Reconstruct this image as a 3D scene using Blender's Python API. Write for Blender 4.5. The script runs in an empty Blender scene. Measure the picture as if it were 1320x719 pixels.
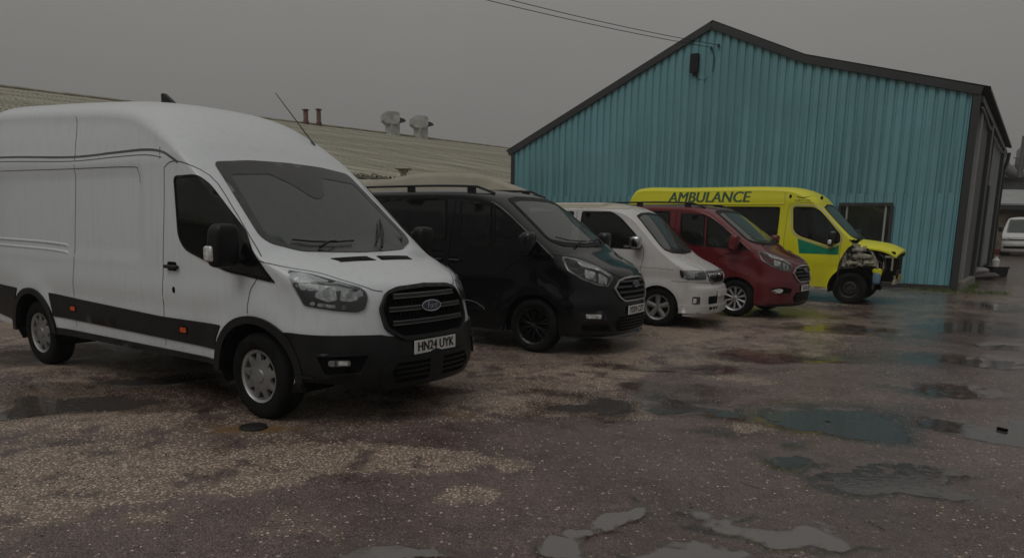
import bpy, math, random
import numpy as np
from mathutils import Vector, Matrix, noise
from mathutils.bvhtree import BVHTree
from mathutils.geometry import delaunay_2d_cdt
random.seed(7); rng = np.random.default_rng(7)
S = bpy.context.scene
COL = S.collection
R = math.radians
# ------------------------------------------------------------------ camera
FPX, CY, PITCH, ROLL, CAMH = 938.6, 462.8, R(10.2), R(1.02), 1.564
cam = bpy.data.cameras.new('camera'); camo = bpy.data.objects.new('camera', cam); COL.objects.link(camo)
S.camera = camo
cam.sensor_fit = 'HORIZONTAL'; cam.sensor_width = 36; cam.lens = FPX/1320*36
cam.shift_x = 0; cam.shift_y = -(359.5-CY)/1320
_f = Vector((0, math.cos(PITCH), -math.sin(PITCH))); _r0 = Vector((1, 0, 0)); _u0 = Vector((0, math.sin(PITCH), math.cos(PITCH)))
_r = math.cos(ROLL)*_r0 + math.sin(ROLL)*_u0; _u = -math.sin(ROLL)*_r0 + math.cos(ROLL)*_u0
camo.matrix_world = Matrix(((_r.x, _u.x, -_f.x, 0), (_r.y, _u.y, -_f.y, 0), (_r.z, _u.z, -_f.z, CAMH), (0, 0, 0, 1)))
cam.clip_start = .05; cam.clip_end = 2000
# ------------------------------------------------------------------ sky and sun (overcast, rain)
SUN_EL, SUN_AZ = R(55), R(215)
W = bpy.data.worlds.new('World'); S.world = W; W.use_nodes = True
nt = W.node_tree; nt.nodes.clear(); N = nt.nodes; L = nt.links
out = N.new('ShaderNodeOutputWorld'); bg = N.new('ShaderNodeBackground'); L.new(bg.outputs[0], out.inputs[0])
sky = N.new('ShaderNodeTexSky'); sky.sky_type = 'NISHITA'; sky.sun_disc = False; sky.sun_elevation = SUN_EL; sky.sun_rotation = SUN_AZ; sky.dust_density = 5
hs = N.new('ShaderNodeHueSaturation'); hs.inputs['Saturation'].default_value = .12; L.new(sky.outputs[0], hs.inputs['Color'])
tc = N.new('ShaderNodeTexCoord'); sx = N.new('ShaderNodeSeparateXYZ'); L.new(tc.outputs['Generated'], sx.inputs[0])
mr = N.new('ShaderNodeMapRange'); L.new(sx.outputs['Z'], mr.inputs[0]); mr.inputs[1].default_value = 0; mr.inputs[2].default_value = 1; mr.inputs[3].default_value = .96; mr.inputs[4].default_value = 3.0
nz = N.new('ShaderNodeTexNoise'); nz.inputs['Scale'].default_value = 2.2; nz.inputs['Detail'].default_value = 4
nmr = N.new('ShaderNodeMapRange'); L.new(nz.outputs[0], nmr.inputs[0]); nmr.inputs[3].default_value = .93; nmr.inputs[4].default_value = 1.07
mm = N.new('ShaderNodeMath'); mm.operation = 'MULTIPLY'; L.new(mr.outputs[0], mm.inputs[0]); L.new(nmr.outputs[0], mm.inputs[1])
oc = N.new('ShaderNodeVectorMath'); oc.operation = 'SCALE'; oc.inputs[0].default_value = (1.82, 1.78, 1.70); L.new(mm.outputs[0], oc.inputs['Scale'])
mx = N.new('ShaderNodeMixRGB'); mx.inputs[0].default_value = .95; L.new(hs.outputs[0], mx.inputs[1]); L.new(oc.outputs[0], mx.inputs[2])
L.new(mx.outputs[0], bg.inputs[0]); bg.inputs[1].default_value = .1
sun = bpy.data.lights.new('sun', 'SUN'); sun.energy = .9; sun.angle = R(40); sun.color = (1, .97, .93)
so = bpy.data.objects.new('sun', sun); COL.objects.link(so)
sd = Vector((math.sin(SUN_AZ)*math.cos(SUN_EL), math.cos(SUN_AZ)*math.cos(SUN_EL), math.sin(SUN_EL)))
so.rotation_euler = sd.to_track_quat('Z', 'Y').to_euler()
S.view_settings.view_transform = 'Standard'; S.view_settings.look = 'None'; S.view_settings.exposure = -.37; S.view_settings.gamma = 1
S.view_settings.use_curve_mapping = False
S.cycles.max_bounces = 8; S.cycles.transparent_max_bounces = 12
# ------------------------------------------------------------------ materials
def newmat(name):
    m = bpy.data.materials.new(name); m.use_nodes = True; t = m.node_tree
    return m, t, t.nodes, t.links, t.nodes['Principled BSDF']
def noise_node(n, l, scale, detail=4, rough=.55, coord='Object', vec=None):
    c = n.new('ShaderNodeTexCoord'); z = n.new('ShaderNodeTexNoise'); z.inputs['Scale'].default_value = scale
    z.inputs['Detail'].default_value = detail; z.inputs['Roughness'].default_value = rough
    l.new(vec if vec else c.outputs[coord], z.inputs['Vector']); return z
def mrange(n, l, src, a, b, c, d, clamp=True):
    m = n.new('ShaderNodeMapRange'); l.new(src, m.inputs[0]); m.clamp = clamp
    for i, v in enumerate((a, b, c, d)): m.inputs[i+1].default_value = v
    return m.outputs[0]
def mixc(n, l, fac, a, b, mode='MIX'):
    m = n.new('ShaderNodeMixRGB'); m.blend_type = mode
    for i, v in enumerate((fac, a, b)):
        if isinstance(v, (int, float)): m.inputs[i].default_value = v
        elif isinstance(v, tuple): m.inputs[i].default_value = (*v[:3], 1)
        else: l.new(v, m.inputs[i])
    return m.outputs[0]
def bump(n, l, src, strength, dist, prev=None):
    b = n.new('ShaderNodeBump'); b.inputs['Strength'].default_value = strength; b.inputs['Distance'].default_value = dist
    l.new(src, b.inputs['Height'])
    if prev: l.new(prev, b.inputs['Normal'])
    return b.outputs[0]
def simple(name, col, rough=.5, metal=0, var=.15, scale=6, bmp=0, bscale=60, spec=.5, coat=0):
    m, t, n, l, p = newmat(name)
    z = noise_node(n, l, scale)
    dark = tuple(c*(1-var) for c in col); lite = tuple(min(1, c*(1+var)) for c in col)
    f = mrange(n, l, z.outputs[0], .35, .65, 0, 1)
    l.new(mixc(n, l, f, dark, lite), p.inputs['Base Color'])
    p.inputs['Roughness'].default_value = rough; p.inputs['Metallic'].default_value = metal
    p.inputs['Specular IOR Level'].default_value = spec; p.inputs['Coat Weight'].default_value = coat; p.inputs['Coat Roughness'].default_value = .06
    if bmp:
        z2 = noise_node(n, l, bscale, 5); l.new(bump(n, l, z2.outputs[0], bmp, .01), p.inputs['Normal'])
    return m
def paint(name, col, dirt=.25, rough=.3, dirtcol=(.10, .085, .07), metal=0., spec=.5, drops=.15, inner=(.03, .03, .032)):
    m, t, n, l, p = newmat(name)
    c = n.new('ShaderNodeTexCoord'); s = n.new('ShaderNodeSeparateXYZ'); l.new(c.outputs['Object'], s.inputs[0])
    z = noise_node(n, l, 3.2, 6, .65)
    # road film thrown up from the wheels: grows towards the sills, blotchy
    low = mrange(n, l, s.outputs['Z'], .25, 1.1, 1, .0)
    f1 = n.new('ShaderNodeMath'); f1.operation = 'MULTIPLY'; l.new(low, f1.inputs[0]); l.new(mrange(n, l, z.outputs[0], .35, .7, .2, 1), f1.inputs[1])
    # fine vertical rain streaks
    mp = n.new('ShaderNodeMapping'); mp.inputs['Scale'].default_value = (22, 22, 1.2); l.new(c.outputs['Object'], mp.inputs[0])
    st = noise_node(n, l, 1, 5, .6, vec=mp.outputs[0])
    f2 = mrange(n, l, st.outputs[0], .5, .8, 0, .35)
    ad = n.new('ShaderNodeMath'); ad.operation = 'ADD'; l.new(f1.outputs[0], ad.inputs[0]); l.new(f2, ad.inputs[1])
    sc = n.new('ShaderNodeMath'); sc.operation = 'MULTIPLY'; sc.use_clamp = True; l.new(ad.outputs[0], sc.inputs[0]); sc.inputs[1].default_value = dirt
    colr = mixc(n, l, sc.outputs[0], tuple(col), dirtcol)
    g = n.new('ShaderNodeNewGeometry')
    colr = mixc(n, l, g.outputs['Backfacing'], colr, inner)
    l.new(colr, p.inputs['Base Color'])
    l.new(mrange(n, l, z.outputs[0], .3, .75, rough*.8, rough*1.35), p.inputs['Roughness'])
    p.inputs['Metallic'].default_value = metal; p.inputs['Specular IOR Level'].default_value = spec
    v = n.new('ShaderNodeTexVoronoi'); v.inputs['Scale'].default_value = 95; l.new(c.outputs['Object'], v.inputs['Vector'])
    drop = mrange(n, l, v.outputs['Distance'], .0, .35, 1, 0)
    l.new(bump(n, l, drop, drops, .004), p.inputs['Normal'])
    return m
def glassmat(name, tint=(.35, .40, .38), rough=.03, ior=1.52, film=.0, greyed=.03):
    m, t, n, l, p = newmat(name); n.remove(p); o = n['Material Output']
    tr = n.new('ShaderNodeBsdfTransparent'); tr.inputs[0].default_value = (*tint, 1)
    gl = n.new('ShaderNodeBsdfGlossy'); gl.inputs['Roughness'].default_value = rough
    fr = n.new('ShaderNodeFresnel'); fr.inputs[0].default_value = ior
    df = n.new('ShaderNodeBsdfDiffuse'); df.inputs[0].default_value = (.38, .44, .41, 1)
    z = noise_node(n, l, 9, 6, .7); g = mrange(n, l, z.outputs[0], .3, .8, greyed*.85, greyed*1.2)  # thin dirty film; on windscreens it also paints in greenish light from behind
    m0 = n.new('ShaderNodeMixShader'); l.new(g, m0.inputs[0]); l.new(tr.outputs[0], m0.inputs[1]); l.new(df.outputs[0], m0.inputs[2])
    m1 = n.new('ShaderNodeMixShader'); l.new(fr.outputs[0], m1.inputs[0]); l.new(m0.outputs[0], m1.inputs[1]); l.new(gl.outputs[0], m1.inputs[2])
    l.new(m1.outputs[0], o.inputs[0])
    v = n.new('ShaderNodeTexVoronoi'); v.inputs['Scale'].default_value = 120; c = n.new('ShaderNodeTexCoord'); l.new(c.outputs['Object'], v.inputs['Vector'])
    b = bump(n, l, mrange(n, l, v.outputs['Distance'], 0, .3, 1, 0), .12, .003); l.new(b, gl.inputs['Normal'])
    return m
M = {}
M['white'] = paint('white_paint', (.555, .585, .60), dirt=.35, rough=.22)
M['white2'] = paint('pearl_white_paint', (.52, .51, .50), dirt=.35, rough=.25)
M['cream'] = paint('cream_roof_paint', (.42, .39, .32), dirt=.4, rough=.5)
M['black'] = paint('black_paint', (.0045, .005, .0058), dirt=.06, rough=.10, dirtcol=(.05, .045, .04), drops=.01, spec=.36)
M['blackmet'] = paint('black_roof_paint', (.02, .021, .022), dirt=.15, rough=.3)
M['red'] = paint('dark_red_paint', (.115, .010, .014), dirt=.18, rough=.14, metal=.1, drops=.04)
M['yellow'] = paint('ambulance_yellow_paint', (.62, .60, .010), dirt=.25, rough=.35)
M['frit'] = simple('frit_band', (.022, .023, .023), .25, spec=.5)
M['green'] = simple('green_livery_film', (.0, .20, .10), .4)
M['greentext'] = simple('dark_green_lettering', (.03, .09, .03), .4)
M['plastic'] = simple('black_moulded_plastic', (.0085, .009, .0095), .42, bmp=.10, bscale=300, spec=.28, var=.3)
M['gloss'] = simple('gloss_black_trim', (.008, .008, .009), .15)
M['dark'] = simple('dark_void', (.006, .006, .006), .9, spec=.1)
M['gap'] = simple('panel_gap_shadow_rubber', (.10, .10, .10), .8, spec=.2)
M['gapd'] = simple('panel_gap_dark', (.002, .002, .002), .8, spec=.1)
M['rubber'] = simple('tyre_rubber', (.008, .008, .008), .8, bmp=.3, bscale=80, var=.4, spec=.12)
M['silver'] = simple('silver_wheel_paint', (.36, .36, .36), .35, .6, bmp=.05)
M['dsilver'] = simple('dull_silver_wheel', (.20, .20, .195), .45, .5)
M['alloyblack'] = simple('black_alloy', (.010, .010, .010), .3, .3)
M['steel'] = simple('black_steel_wheel', (.03, .028, .026), .55, .5)
M['chrome'] = simple('chrome', (.45, .46, .47), .15, 1, var=.05)
M['lampwhite'] = simple('lamp_reflector', (.62, .63, .62), .25, .35, var=.3, scale=30)
M['lampdark'] = simple('lamp_housing', (.035, .037, .04), .3)
M['plate'] = simple('plate_white', (.62, .62, .60), .35, var=.05)
M['platey'] = simple('plate_yellow', (.55, .42, .03), .4)
M['ink'] = simple('plate_black_lettering', (.01, .01, .01), .4)
M['orange'] = simple('orange_reflector', (.50, .07, .01), .3)
M['blue'] = simple('badge_blue', (.010, .016, .040), .25)
M['script'] = simple('badge_script_grey', (.22, .23, .24), .4)
M['frame'] = simple('window_frame_black', (.006, .006, .006), .5, spec=.15)
M['spokeblack'] = simple('black_alloy_face', (.006, .006, .006), .45, .2, spec=.2)
M['screen'] = glassmat('windscreen_glass', (.50, .60, .56), ior=1.62, greyed=.14)  # strong greenish film stands in for light coming through the cab
M['side'] = glassmat('side_glass', (.17, .21, .20), ior=1.45, greyed=.015)
M['privacy'] = glassmat('privacy_glass', (.03, .032, .032), ior=1.45, greyed=.02)
M['lens'] = glassmat('lamp_lens', (.85, .87, .87), ior=1.45, greyed=.02)
M['seat'] = simple('seat_cloth', (.035, .037, .04), .9)
M['seatlight'] = simple('light_seat_cover', (.35, .38, .37), .9)
M['dash'] = simple('dashboard_plastic', (.035, .037, .037), .6)
M['innermetal'] = simple('primer_inner_metal', (.27, .26, .20), .6, .1, var=.5, scale=14, bmp=.4, bscale=25)
M['bluebottle'] = simple('blue_washer_bottle', (.10, .18, .25), .5)
# ------------------------------------------------------------------ object helpers
def tag(o, label=None, cat=None, group=None, kind=None):
    if label: o['label'] = label
    if cat: o['category'] = cat
    if group: o['group'] = group
    if kind: o['kind'] = kind
    return o
def empty(name, loc=(0, 0, 0), rz=0, parent=None):
    o = bpy.data.objects.new(name, None); COL.objects.link(o); o.location = loc; o.rotation_euler = (0, 0, rz); o.empty_display_size = .2
    if parent: o.parent = parent
    return o
def mesh_obj(name, v, f, mat, parent=None, smooth=False, loc=None, rot=None, fm=None, auto=None):
    me = bpy.data.meshes.new(name); me.from_pydata([tuple(x) for x in v], [], [tuple(x) for x in f])
    mats = mat if isinstance(mat, (list, tuple)) else [mat]
    for m in mats: me.materials.append(m)
    if fm is not None: me.polygons.foreach_set('material_index', list(fm))
    if smooth: me.polygons.foreach_set('use_smooth', [True]*len(me.polygons))
    if auto is not None:
        me.polygons.foreach_set('use_smooth', [True]*len(me.polygons)); me.update(); me.set_sharp_from_angle(angle=R(auto))
    me.update()
    o = bpy.data.objects.new(name, me); COL.objects.link(o)
    if loc is not None: o.location = loc
    if rot is not None: o.rotation_euler = rot
    if parent: o.parent = parent
    return o
class MB:
    def __init__(s): s.v = []; s.f = []
    def add(s, v, f):
        k = len(s.v); s.v += [tuple(x) for x in v]; s.f += [tuple(i+k for i in q) for q in f]; return s
    def box(s, c, d, rz=0, bev=0, M3=None):
        x, y, z = (q/2 for q in d)
        if bev:
            b = min(bev, x*.98, y*.98, z*.98); pts = []
            for sx_ in (-1, 1):
                for sy_ in (-1, 1):
                    for sz_ in (-1, 1):
                        pts += [(sx_*x, sy_*(y-b), sz_*(z-b)), (sx_*(x-b), sy_*y, sz_*(z-b)), (sx_*(x-b), sy_*(y-b), sz_*z)]
            def I(a, b_, c_, k): return ((a > 0)*4+(b_ > 0)*2+(c_ > 0))*3+k
            F = []
            for s_ in (-1, 1):
                F.append([I(s_, -1, -1, 0), I(s_, 1, -1, 0), I(s_, 1, 1, 0), I(s_, -1, 1, 0)])
                F.append([I(-1, s_, -1, 1), I(1, s_, -1, 1), I(1, s_, 1, 1), I(-1, s_, 1, 1)])
                F.append([I(-1, -1, s_, 2), I(1, -1, s_, 2), I(1, 1, s_, 2), I(-1, 1, s_, 2)])
                for t_ in (-1, 1):
                    F.append([I(s_, t_, -1, 0), I(s_, t_, 1, 0), I(s_, t_, 1, 1), I(s_, t_, -1, 1)])
                    F.append([I(s_, -1, t_, 0), I(s_, 1, t_, 0), I(s_, 1, t_, 2), I(s_, -1, t_, 2)])
                    F.append([I(-1, s_, t_, 1), I(1, s_, t_, 1), I(1, s_, t_, 2), I(-1, s_, t_, 2)])
                    for q_ in (-1, 1): F.append([I(s_, t_, q_, 0), I(s_, t_, q_, 1), I(s_, t_, q_, 2)])
        else:
            pts = [(a*x, b_*y, c_*z) for a in (-1, 1) for b_ in (-1, 1) for c_ in (-1, 1)]
            F = [[0, 1, 3, 2], [4, 6, 7, 5], [0, 4, 5, 1], [2, 3, 7, 6], [0, 2, 6, 4], [1, 5, 7, 3]]
        m = Matrix.Rotation(rz, 3, 'Z') if M3 is None else M3
        pts = [m@Vector(p) + Vector(c) for p in pts]
        # orient faces outward
        cc = Vector(c); FF = []
        for q in F:
            a, b2, c2 = (pts[i] for i in q[:3]); nn = (b2-a).cross(c2-a)
            FF.append(q if nn.dot(sum((pts[i] for i in q), Vector())/len(q)-cc) > 0 else q[::-1])
        return s.add(pts, FF)
    def tube(s, path, r, seg=8, cap=True):
        path = [Vector(p) for p in path]; rs = r if isinstance(r, (list, tuple)) else [r]*len(path)
        rings = []; prev = None
        for i, p in enumerate(path):
            t = (path[min(i+1, len(path)-1)]-path[max(i-1, 0)]).normalized()
            if prev is None: prev = t.orthogonal().normalized()
            nx = (prev - t*prev.dot(t)).normalized(); ny = t.cross(nx); prev = nx
            rings.append([p + rs[i]*(math.cos(a)*nx+math.sin(a)*ny) for a in (2*math.pi*j/seg for j in range(seg))])
        v = [q for rg in rings for q in rg]; f = []
        for i in range(len(rings)-1):
            for j in range(seg):
                f.append((i*seg+j, i*seg+(j+1) % seg, (i+1)*seg+(j+1) % seg, (i+1)*seg+j))
        if cap: f.append(tuple(range(seg))[::-1]); f.append(tuple((len(rings)-1)*seg+j for j in range(seg)))
        return s.add(v, f)
    def lathe(s, prof, seg=32, axis='Y', c=(0, 0, 0), closed=False):
        v = []; f = []; n = len(prof)
        for i in range(seg):
            a = 2*math.pi*i/seg; ca, sa = math.cos(a), math.sin(a)
            for r, h in prof:
                p = (r*ca, h, r*sa) if axis == 'Y' else (r*ca, r*sa, h)
                v.append((p[0]+c[0], p[1]+c[1], p[2]+c[2]))
        m = n if closed else n-1
        for i in range(seg):
            for j in range(m):
                a, b = i*n+j, i*n+(j+1) % n; c2, d = ((i+1) % seg)*n+(j+1) % n, ((i+1) % seg)*n+j
                f.append((a, b, c2, d))
        return s.add(v, f)
    def extr(s, poly, O, U, V_, D):
        """polygon (2D) in frame O,U,V extruded by vector D"""
        O, U, V_, D = map(Vector, (O, U, V_, D)); n = len(poly)
        a = [O+U*p[0]+V_*p[1] for p in poly]; b = [q+D for q in a]
        area = sum(poly[i][0]*poly[(i+1) % n][1]-poly[(i+1) % n][0]*poly[i][1] for i in range(n))
        flip = (area > 0) == (U.cross(V_).dot(D) > 0)
        F = [tuple(range(n)), tuple(range(2*n-1, n-1, -1))] + [(i, n+i, n+(i+1) % n, (i+1) % n) for i in range(n)]
        if flip: F = [q[::-1] for q in F]
        return s.add(a+b, F)
    def build(s, name, mat, parent=None, auto=35, **k): return mesh_obj(name, s.v, s.f, mat, parent, auto=auto, **k)
def rpoly(pts, r=.05, seg=4):
    """round the corners of a polygon; pts may carry their own radius as third item"""
    out = []; n = len(pts)
    for i in range(n):
        p = np.array(pts[i][:2], float); a = np.array(pts[i-1][:2], float); b = np.array(pts[(i+1) % n][:2], float)
        rr = pts[i][2] if len(pts[i]) > 2 else r
        da, db = np.linalg.norm(a-p), np.linalg.norm(b-p); q = min(rr, da*.48, db*.48)
        if q < 1e-4: out.append(tuple(p)); continue
        s, e = p+(a-p)/da*q, p+(b-p)/db*q
        for k in range(seg+1):
            t = k/seg; out.append(tuple((1-t)**2*s+2*t*(1-t)*p+t*t*e))
    return out
def densify(poly, step, closed=True):
    out = []; n = len(poly)
    for i in range(n if closed else n-1):
        a, b = np.array(poly[i][:2], float), np.array(poly[(i+1) % n][:2], float)
        k = max(1, int(math.ceil(np.linalg.norm(b-a)/step)))
        out += [tuple(a+(b-a)*j/k) for j in range(k)]
    if not closed: out.append(tuple(poly[-1][:2]))
    return out
def inside(P, poly):
    P = np.atleast_2d(P); x, y = P[:, 0], P[:, 1]; c = np.zeros(len(P), bool); q = np.array(poly); n = len(q)
    for i in range(n):
        x1, y1 = q[i]; x2, y2 = q[i-1]
        if y1 == y2: continue
        m = ((y1 > y) != (y2 > y)) & (x < (x2-x1)*(y-y1)/(y2-y1)+x1); c ^= m
    return c
def tessellate(outer, holes=(), step=.05, extra=()):
    """triangulate polygon with holes and interior grid points -> pts (n,2), tris, loops of boundary indices"""
    loops = [densify(outer, step)] + [densify(h, step) for h in holes]
    pts = []; edges = []; 
    for lp in loops:
        k = len(pts); pts += lp; edges += [(k+i, k+(i+1) % len(lp)) for i in range(len(lp))]
    nb = len(pts); B = np.array(pts)
    lo, hi = B.min(0), B.max(0)
    gx = np.arange(lo[0]+step*.5, hi[0], step); gz = np.arange(lo[1]+step*.5, hi[1], step)
    if len(gx) and len(gz):
        G = np.array([(x+(step*.25 if j % 2 else -step*.25), z) for j, z in enumerate(gz) for x in gx])
        G = G[inside(G, loops[0])]
        for h in loops[1:]: G = G[~inside(G, h)]
        if len(G):
            d = np.min(np.linalg.norm(G[:, None]-B[None], axis=2), axis=1) if len(G)*len(B) < 6e6 else np.ones(len(G))
            G = G[d > step*.4]; pts += [tuple(g) for g in G]
    v, e, f, ov, oe, of = delaunay_2d_cdt([Vector(p) for p in pts], edges, [], 0, 1e-6)
    V_ = np.array([tuple(q) for q in v]); F = np.array([tuple(q) for q in f])
    c = V_[F].mean(1); ok = inside(c, loops[0])
    for h in loops[1:]: ok &= ~inside(c, h)
    F = F[ok]
    # ccw
    a = V_[F[:, 1]]-V_[F[:, 0]]; b = V_[F[:, 2]]-V_[F[:, 0]]; fl = (a[:, 0]*b[:, 1]-a[:, 1]*b[:, 0]) < 0
    F[fl] = F[fl][:, ::-1]
    return V_, F
def crom(A, maxlen=.06):
    """centripetal Catmull-Rom through station rows (first 2 columns give the length)"""
    A = np.array(A, float); n = len(A); out = []
    for i in range(n-1):
        p0 = A[i-1] if i > 0 else 2*A[0]-A[1]; p1, p2 = A[i], A[i+1]; p3 = A[i+2] if i+2 < n else 2*A[-1]-A[-2]
        d = lambda a, b: max(1e-4, np.linalg.norm((a-b)[:4]))**.5
        t0 = 0; t1 = t0+d(p0, p1); t2 = t1+d(p1, p2); t3 = t2+d(p2, p3)
        k = max(1, int(math.ceil(np.linalg.norm((p2-p1)[:2])/maxlen)))
        for j in range(k):
            t = t1+(t2-t1)*j/k
            a1 = (t1-t)/(t1-t0)*p0+(t-t0)/(t1-t0)*p1; a2 = (t2-t)/(t2-t1)*p1+(t-t1)/(t2-t1)*p2; a3 = (t3-t)/(t3-t2)*p2+(t-t2)/(t3-t2)*p3
            b1 = (t2-t)/(t2-t0)*a1+(t-t0)/(t2-t0)*a2; b2 = (t3-t)/(t3-t1)*a2+(t-t1)/(t3-t1)*a3
            out.append((t2-t)/(t2-t1)*b1+(t-t1)/(t2-t1)*b2)
    out.append(A[-1]); return np.array(out)
# ------------------------------------------------------------------ vehicle body
class Body:
    """shell lofted from a centre line P(s) to a shoulder line Q(s), closed by shaped side panels"""
    def __init__(s, st, W_, sill, arches, openF=None):
        s.W = W_; s.st = crom(st, .035); s.arches = arches
        na = 34
        u = np.linspace(0, 1, na+1); s.u = u
        V_ = []; 
        for row in s.st:
            Px, Pz, Qx, Qz, n_, c_ = row; w = float(W_(Qx, Qz))
            # parametrise by angle so that the corner is well sampled
            a = u*math.pi/2
            yy = np.sin(a)**(2/n_); d = 1-np.cos(a)**(2/n_); d[-1] = 1
            # crown: the middle falls away gently
            d = (1-c_)*d + c_*yy**2
            V_.append(np.stack([Px+(Qx-Px)*d, -w*yy, Pz+(Qz-Pz)*d], 1))
        s.G = np.array(V_)   # stations x (na+1) x 3, right half (y<0)
        Q = [(r[2], r[3]) for r in s.st]
        # side polygon: Q from front bottom round to rear bottom, then along the sill back with the arches
        bot = []; x0 = Q[-1][0]; x1 = Q[0][0]
        pts = [(x0+.001, sill)] if abs(Q[-1][1]-sill) > .01 else []
        for (ax, az, ar) in sorted(arches):
            a0 = math.asin((sill-az)/ar) if abs(sill-az) < ar else 0
            pts.append((ax-ar*math.cos(a0), sill))
            for k in range(1, 20):
                t = math.pi-a0+(2*a0-math.pi)*k/20
                pts.append((ax+ar*math.cos(t), az+ar*math.sin(t)))
            pts.append((ax+ar*math.cos(a0), sill))
        op = Q[0][1] > sill+.2
        if abs(Q[0][1]-sill) > .01 and not op: pts.append((x1-.001, sill))
        pts = [p for p in pts if p[0] < x1+.0005]
        s.poly = Q + pts; s.sill = sill
        s.solid = s.mesh([], None)
        s.bvh = BVHTree.FromPolygons([tuple(v) for v in s.solid[0]], [tuple(f) for f in s.solid[1]])
    def mesh(s, holes, cut):
        v = []; f = []
        ns, na = s.G.shape[:2]
        mid = (s.G[:-1, :-1]+s.G[1:, 1:])/2
        gone = cut(mid.reshape(-1, 3)).reshape(ns-1, na-1) if cut is not None else np.zeros((ns-1, na-1), bool)
        for sg in (1, -1):
            k = len(v); g = s.G.copy(); g[:, :, 1] *= sg; v += [tuple(q) for q in g.reshape(-1, 3)]
            for i in range(ns-1):
                for j in range(na-1):
                    a, b, c, d = i*na+j, i*na+j+1, (i+1)*na+j+1, (i+1)*na+j
                    if gone[i, j]: continue
                    q = (k+a, k+b, k+c, k+d); f.append(q if sg < 0 else q[::-1])
        V2, F2 = tessellate(s.poly, holes, .06)
        w = s.W(V2[:, 0], V2[:, 1])
        for sg in (-1, 1):
            k = len(v); v += [(x, sg*ww, z) for (x, z), ww in zip(V2, w)]
            for q in F2:
                q = tuple(int(i)+k for i in q); f.append(q if sg < 0 else q[::-1])
        # merge duplicates along the seam and centre line
        key = {}; mp = []
        nv = []
        for p in v:
            kk = (round(p[0], 4), round(p[1], 4), round(p[2], 4))
            if kk not in key: key[kk] = len(nv); nv.append(p)
            mp.append(key[kk])
        nf = []
        for q in f:
            q2 = []
            for i in q:
                if mp[i] not in q2: q2.append(mp[i])
            if len(q2) > 2: nf.append(tuple(q2))
        return nv, nf
    def cast(s, kind, u, v, x0=.35):
        if kind == 'R': o, d = Vector((u, -4, v)), Vector((0, 1, 0))
        elif kind == 'L': o, d = Vector((u, 4, v)), Vector((0, -1, 0))
        elif kind == 'F': o, d = Vector((6, u, v)), Vector((-1, 0, 0))
        elif kind == 'T': o, d = Vector((u, v, 6)), Vector((0, 0, -1))
        elif kind == 'C':
            h = Vector((math.cos(u), math.sin(u), 0)); o, d = Vector((x0, 0, v))+h*5, -h
        p, n, i, t = s.bvh.ray_cast(o, d)
        if p is None:
            q = o+d*(4 if kind in 'RL' else 5)
            if kind in 'RL': q = Vector((u, -1*(1 if kind == 'R' else -1)*float(s.W(u, v)), v))
            p, n, i, t = s.bvh.find_nearest(q)
            if kind in 'RL': return q, Vector((0, -1 if kind == 'R' else 1, 0))
        if n.dot(d) > 0: n = -n
        return p, n
def patch(B, name, kind, poly, mat, parent, off=.004, thick=.012, holes=(), step=.06, x0=.35, mirror=False, label=None, smooth=True):
    """a piece with real thickness that follows the body surface"""
    st = step/ (1. if kind != 'C' else .8)
    V_, F = tessellate(poly, holes, st)
    if kind in ('R',): pass
    top = []; low = []
    nn = []
    for (u, v) in V_:
        p, n = B.cast(kind, float(u), float(v), x0); top.append(p+n*off); low.append(p+n*(off-thick)); nn.append(n)
    # orientation: choose so that normals point out
    acc = sum((top[q[1]]-top[q[0]]).cross(top[q[2]]-top[q[0]]).dot(nn[q[0]]) for q in F)
    flip = acc < 0
    f = [tuple(int(i) for i in (q[::-1] if flip else q)) for q in F]
    # boundary edges
    cnt = {}
    for q in f:
        for i in range(3):
            e = (q[i], q[(i+1) % 3]); cnt[e] = 1
    bd = [e for e in cnt if (e[1], e[0]) not in cnt]
    v = list(top); mp = {}
    for e in bd:
        for i in e:
            if i not in mp: mp[i] = len(v); v.append(top[i]); v.append(low[i])
    for a_, b_ in bd: f.append((mp[a_], mp[a_]+1, mp[b_]+1, mp[b_]))
    o = mesh_obj(name, v, f, mat, parent, smooth=smooth)
    if label: o['label'] = label
    if mirror:
        v2 = [(p[0], -p[1], p[2]) for p in v]; f2 = [q[::-1] for q in f]
        o2 = mesh_obj(name, v2, f2, mat, parent, smooth=smooth)
        if label: o2['label'] = label
    return o
def ribbon(B, name, kind, path, mat, parent, w=.008, off=.002, step=.05, mirror=False, x0=.35, closed=False, prof=None):
    """thin strip along a path on the surface; prof>0 makes it a raised bead"""
    P = densify(path, step, closed)
    if closed: P.append(P[0])
    pts = [B.cast(kind, float(a), float(b), x0) for a, b in P]
    v = []; f = []
    h = prof or 0
    for i, (p, n) in enumerate(pts):
        t = (pts[min(i+1, len(pts)-1)][0]-pts[max(i-1, 0)][0])
        if t.length < 1e-6: t = Vector((1, 0, 0))
        sd_ = n.cross(t.normalized()).normalized()
        for s_, hh in ((-1, 0), (-.6, h), (.6, h), (1, 0)): v.append(p+sd_*s_*w/2+n*(off+hh))
    for i in range(len(pts)-1):
        for j in range(3): a = i*4+j; f.append((a, a+4, a+5, a+1))
    # orient
    a, b, c = (v[i] for i in f[1][:3]) if len(f) > 1 else (0, 0, 0)
    if (b-a).cross(c-a).dot(pts[0][1]) < 0: f = [q[::-1] for q in f]
    o = mesh_obj(name, v, f, mat, parent, smooth=True)
    if mirror: mesh_obj(name, [(p[0], -p[1], p[2]) for p in v], [q[::-1] for q in f], mat, parent, smooth=True)
    return o
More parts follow.
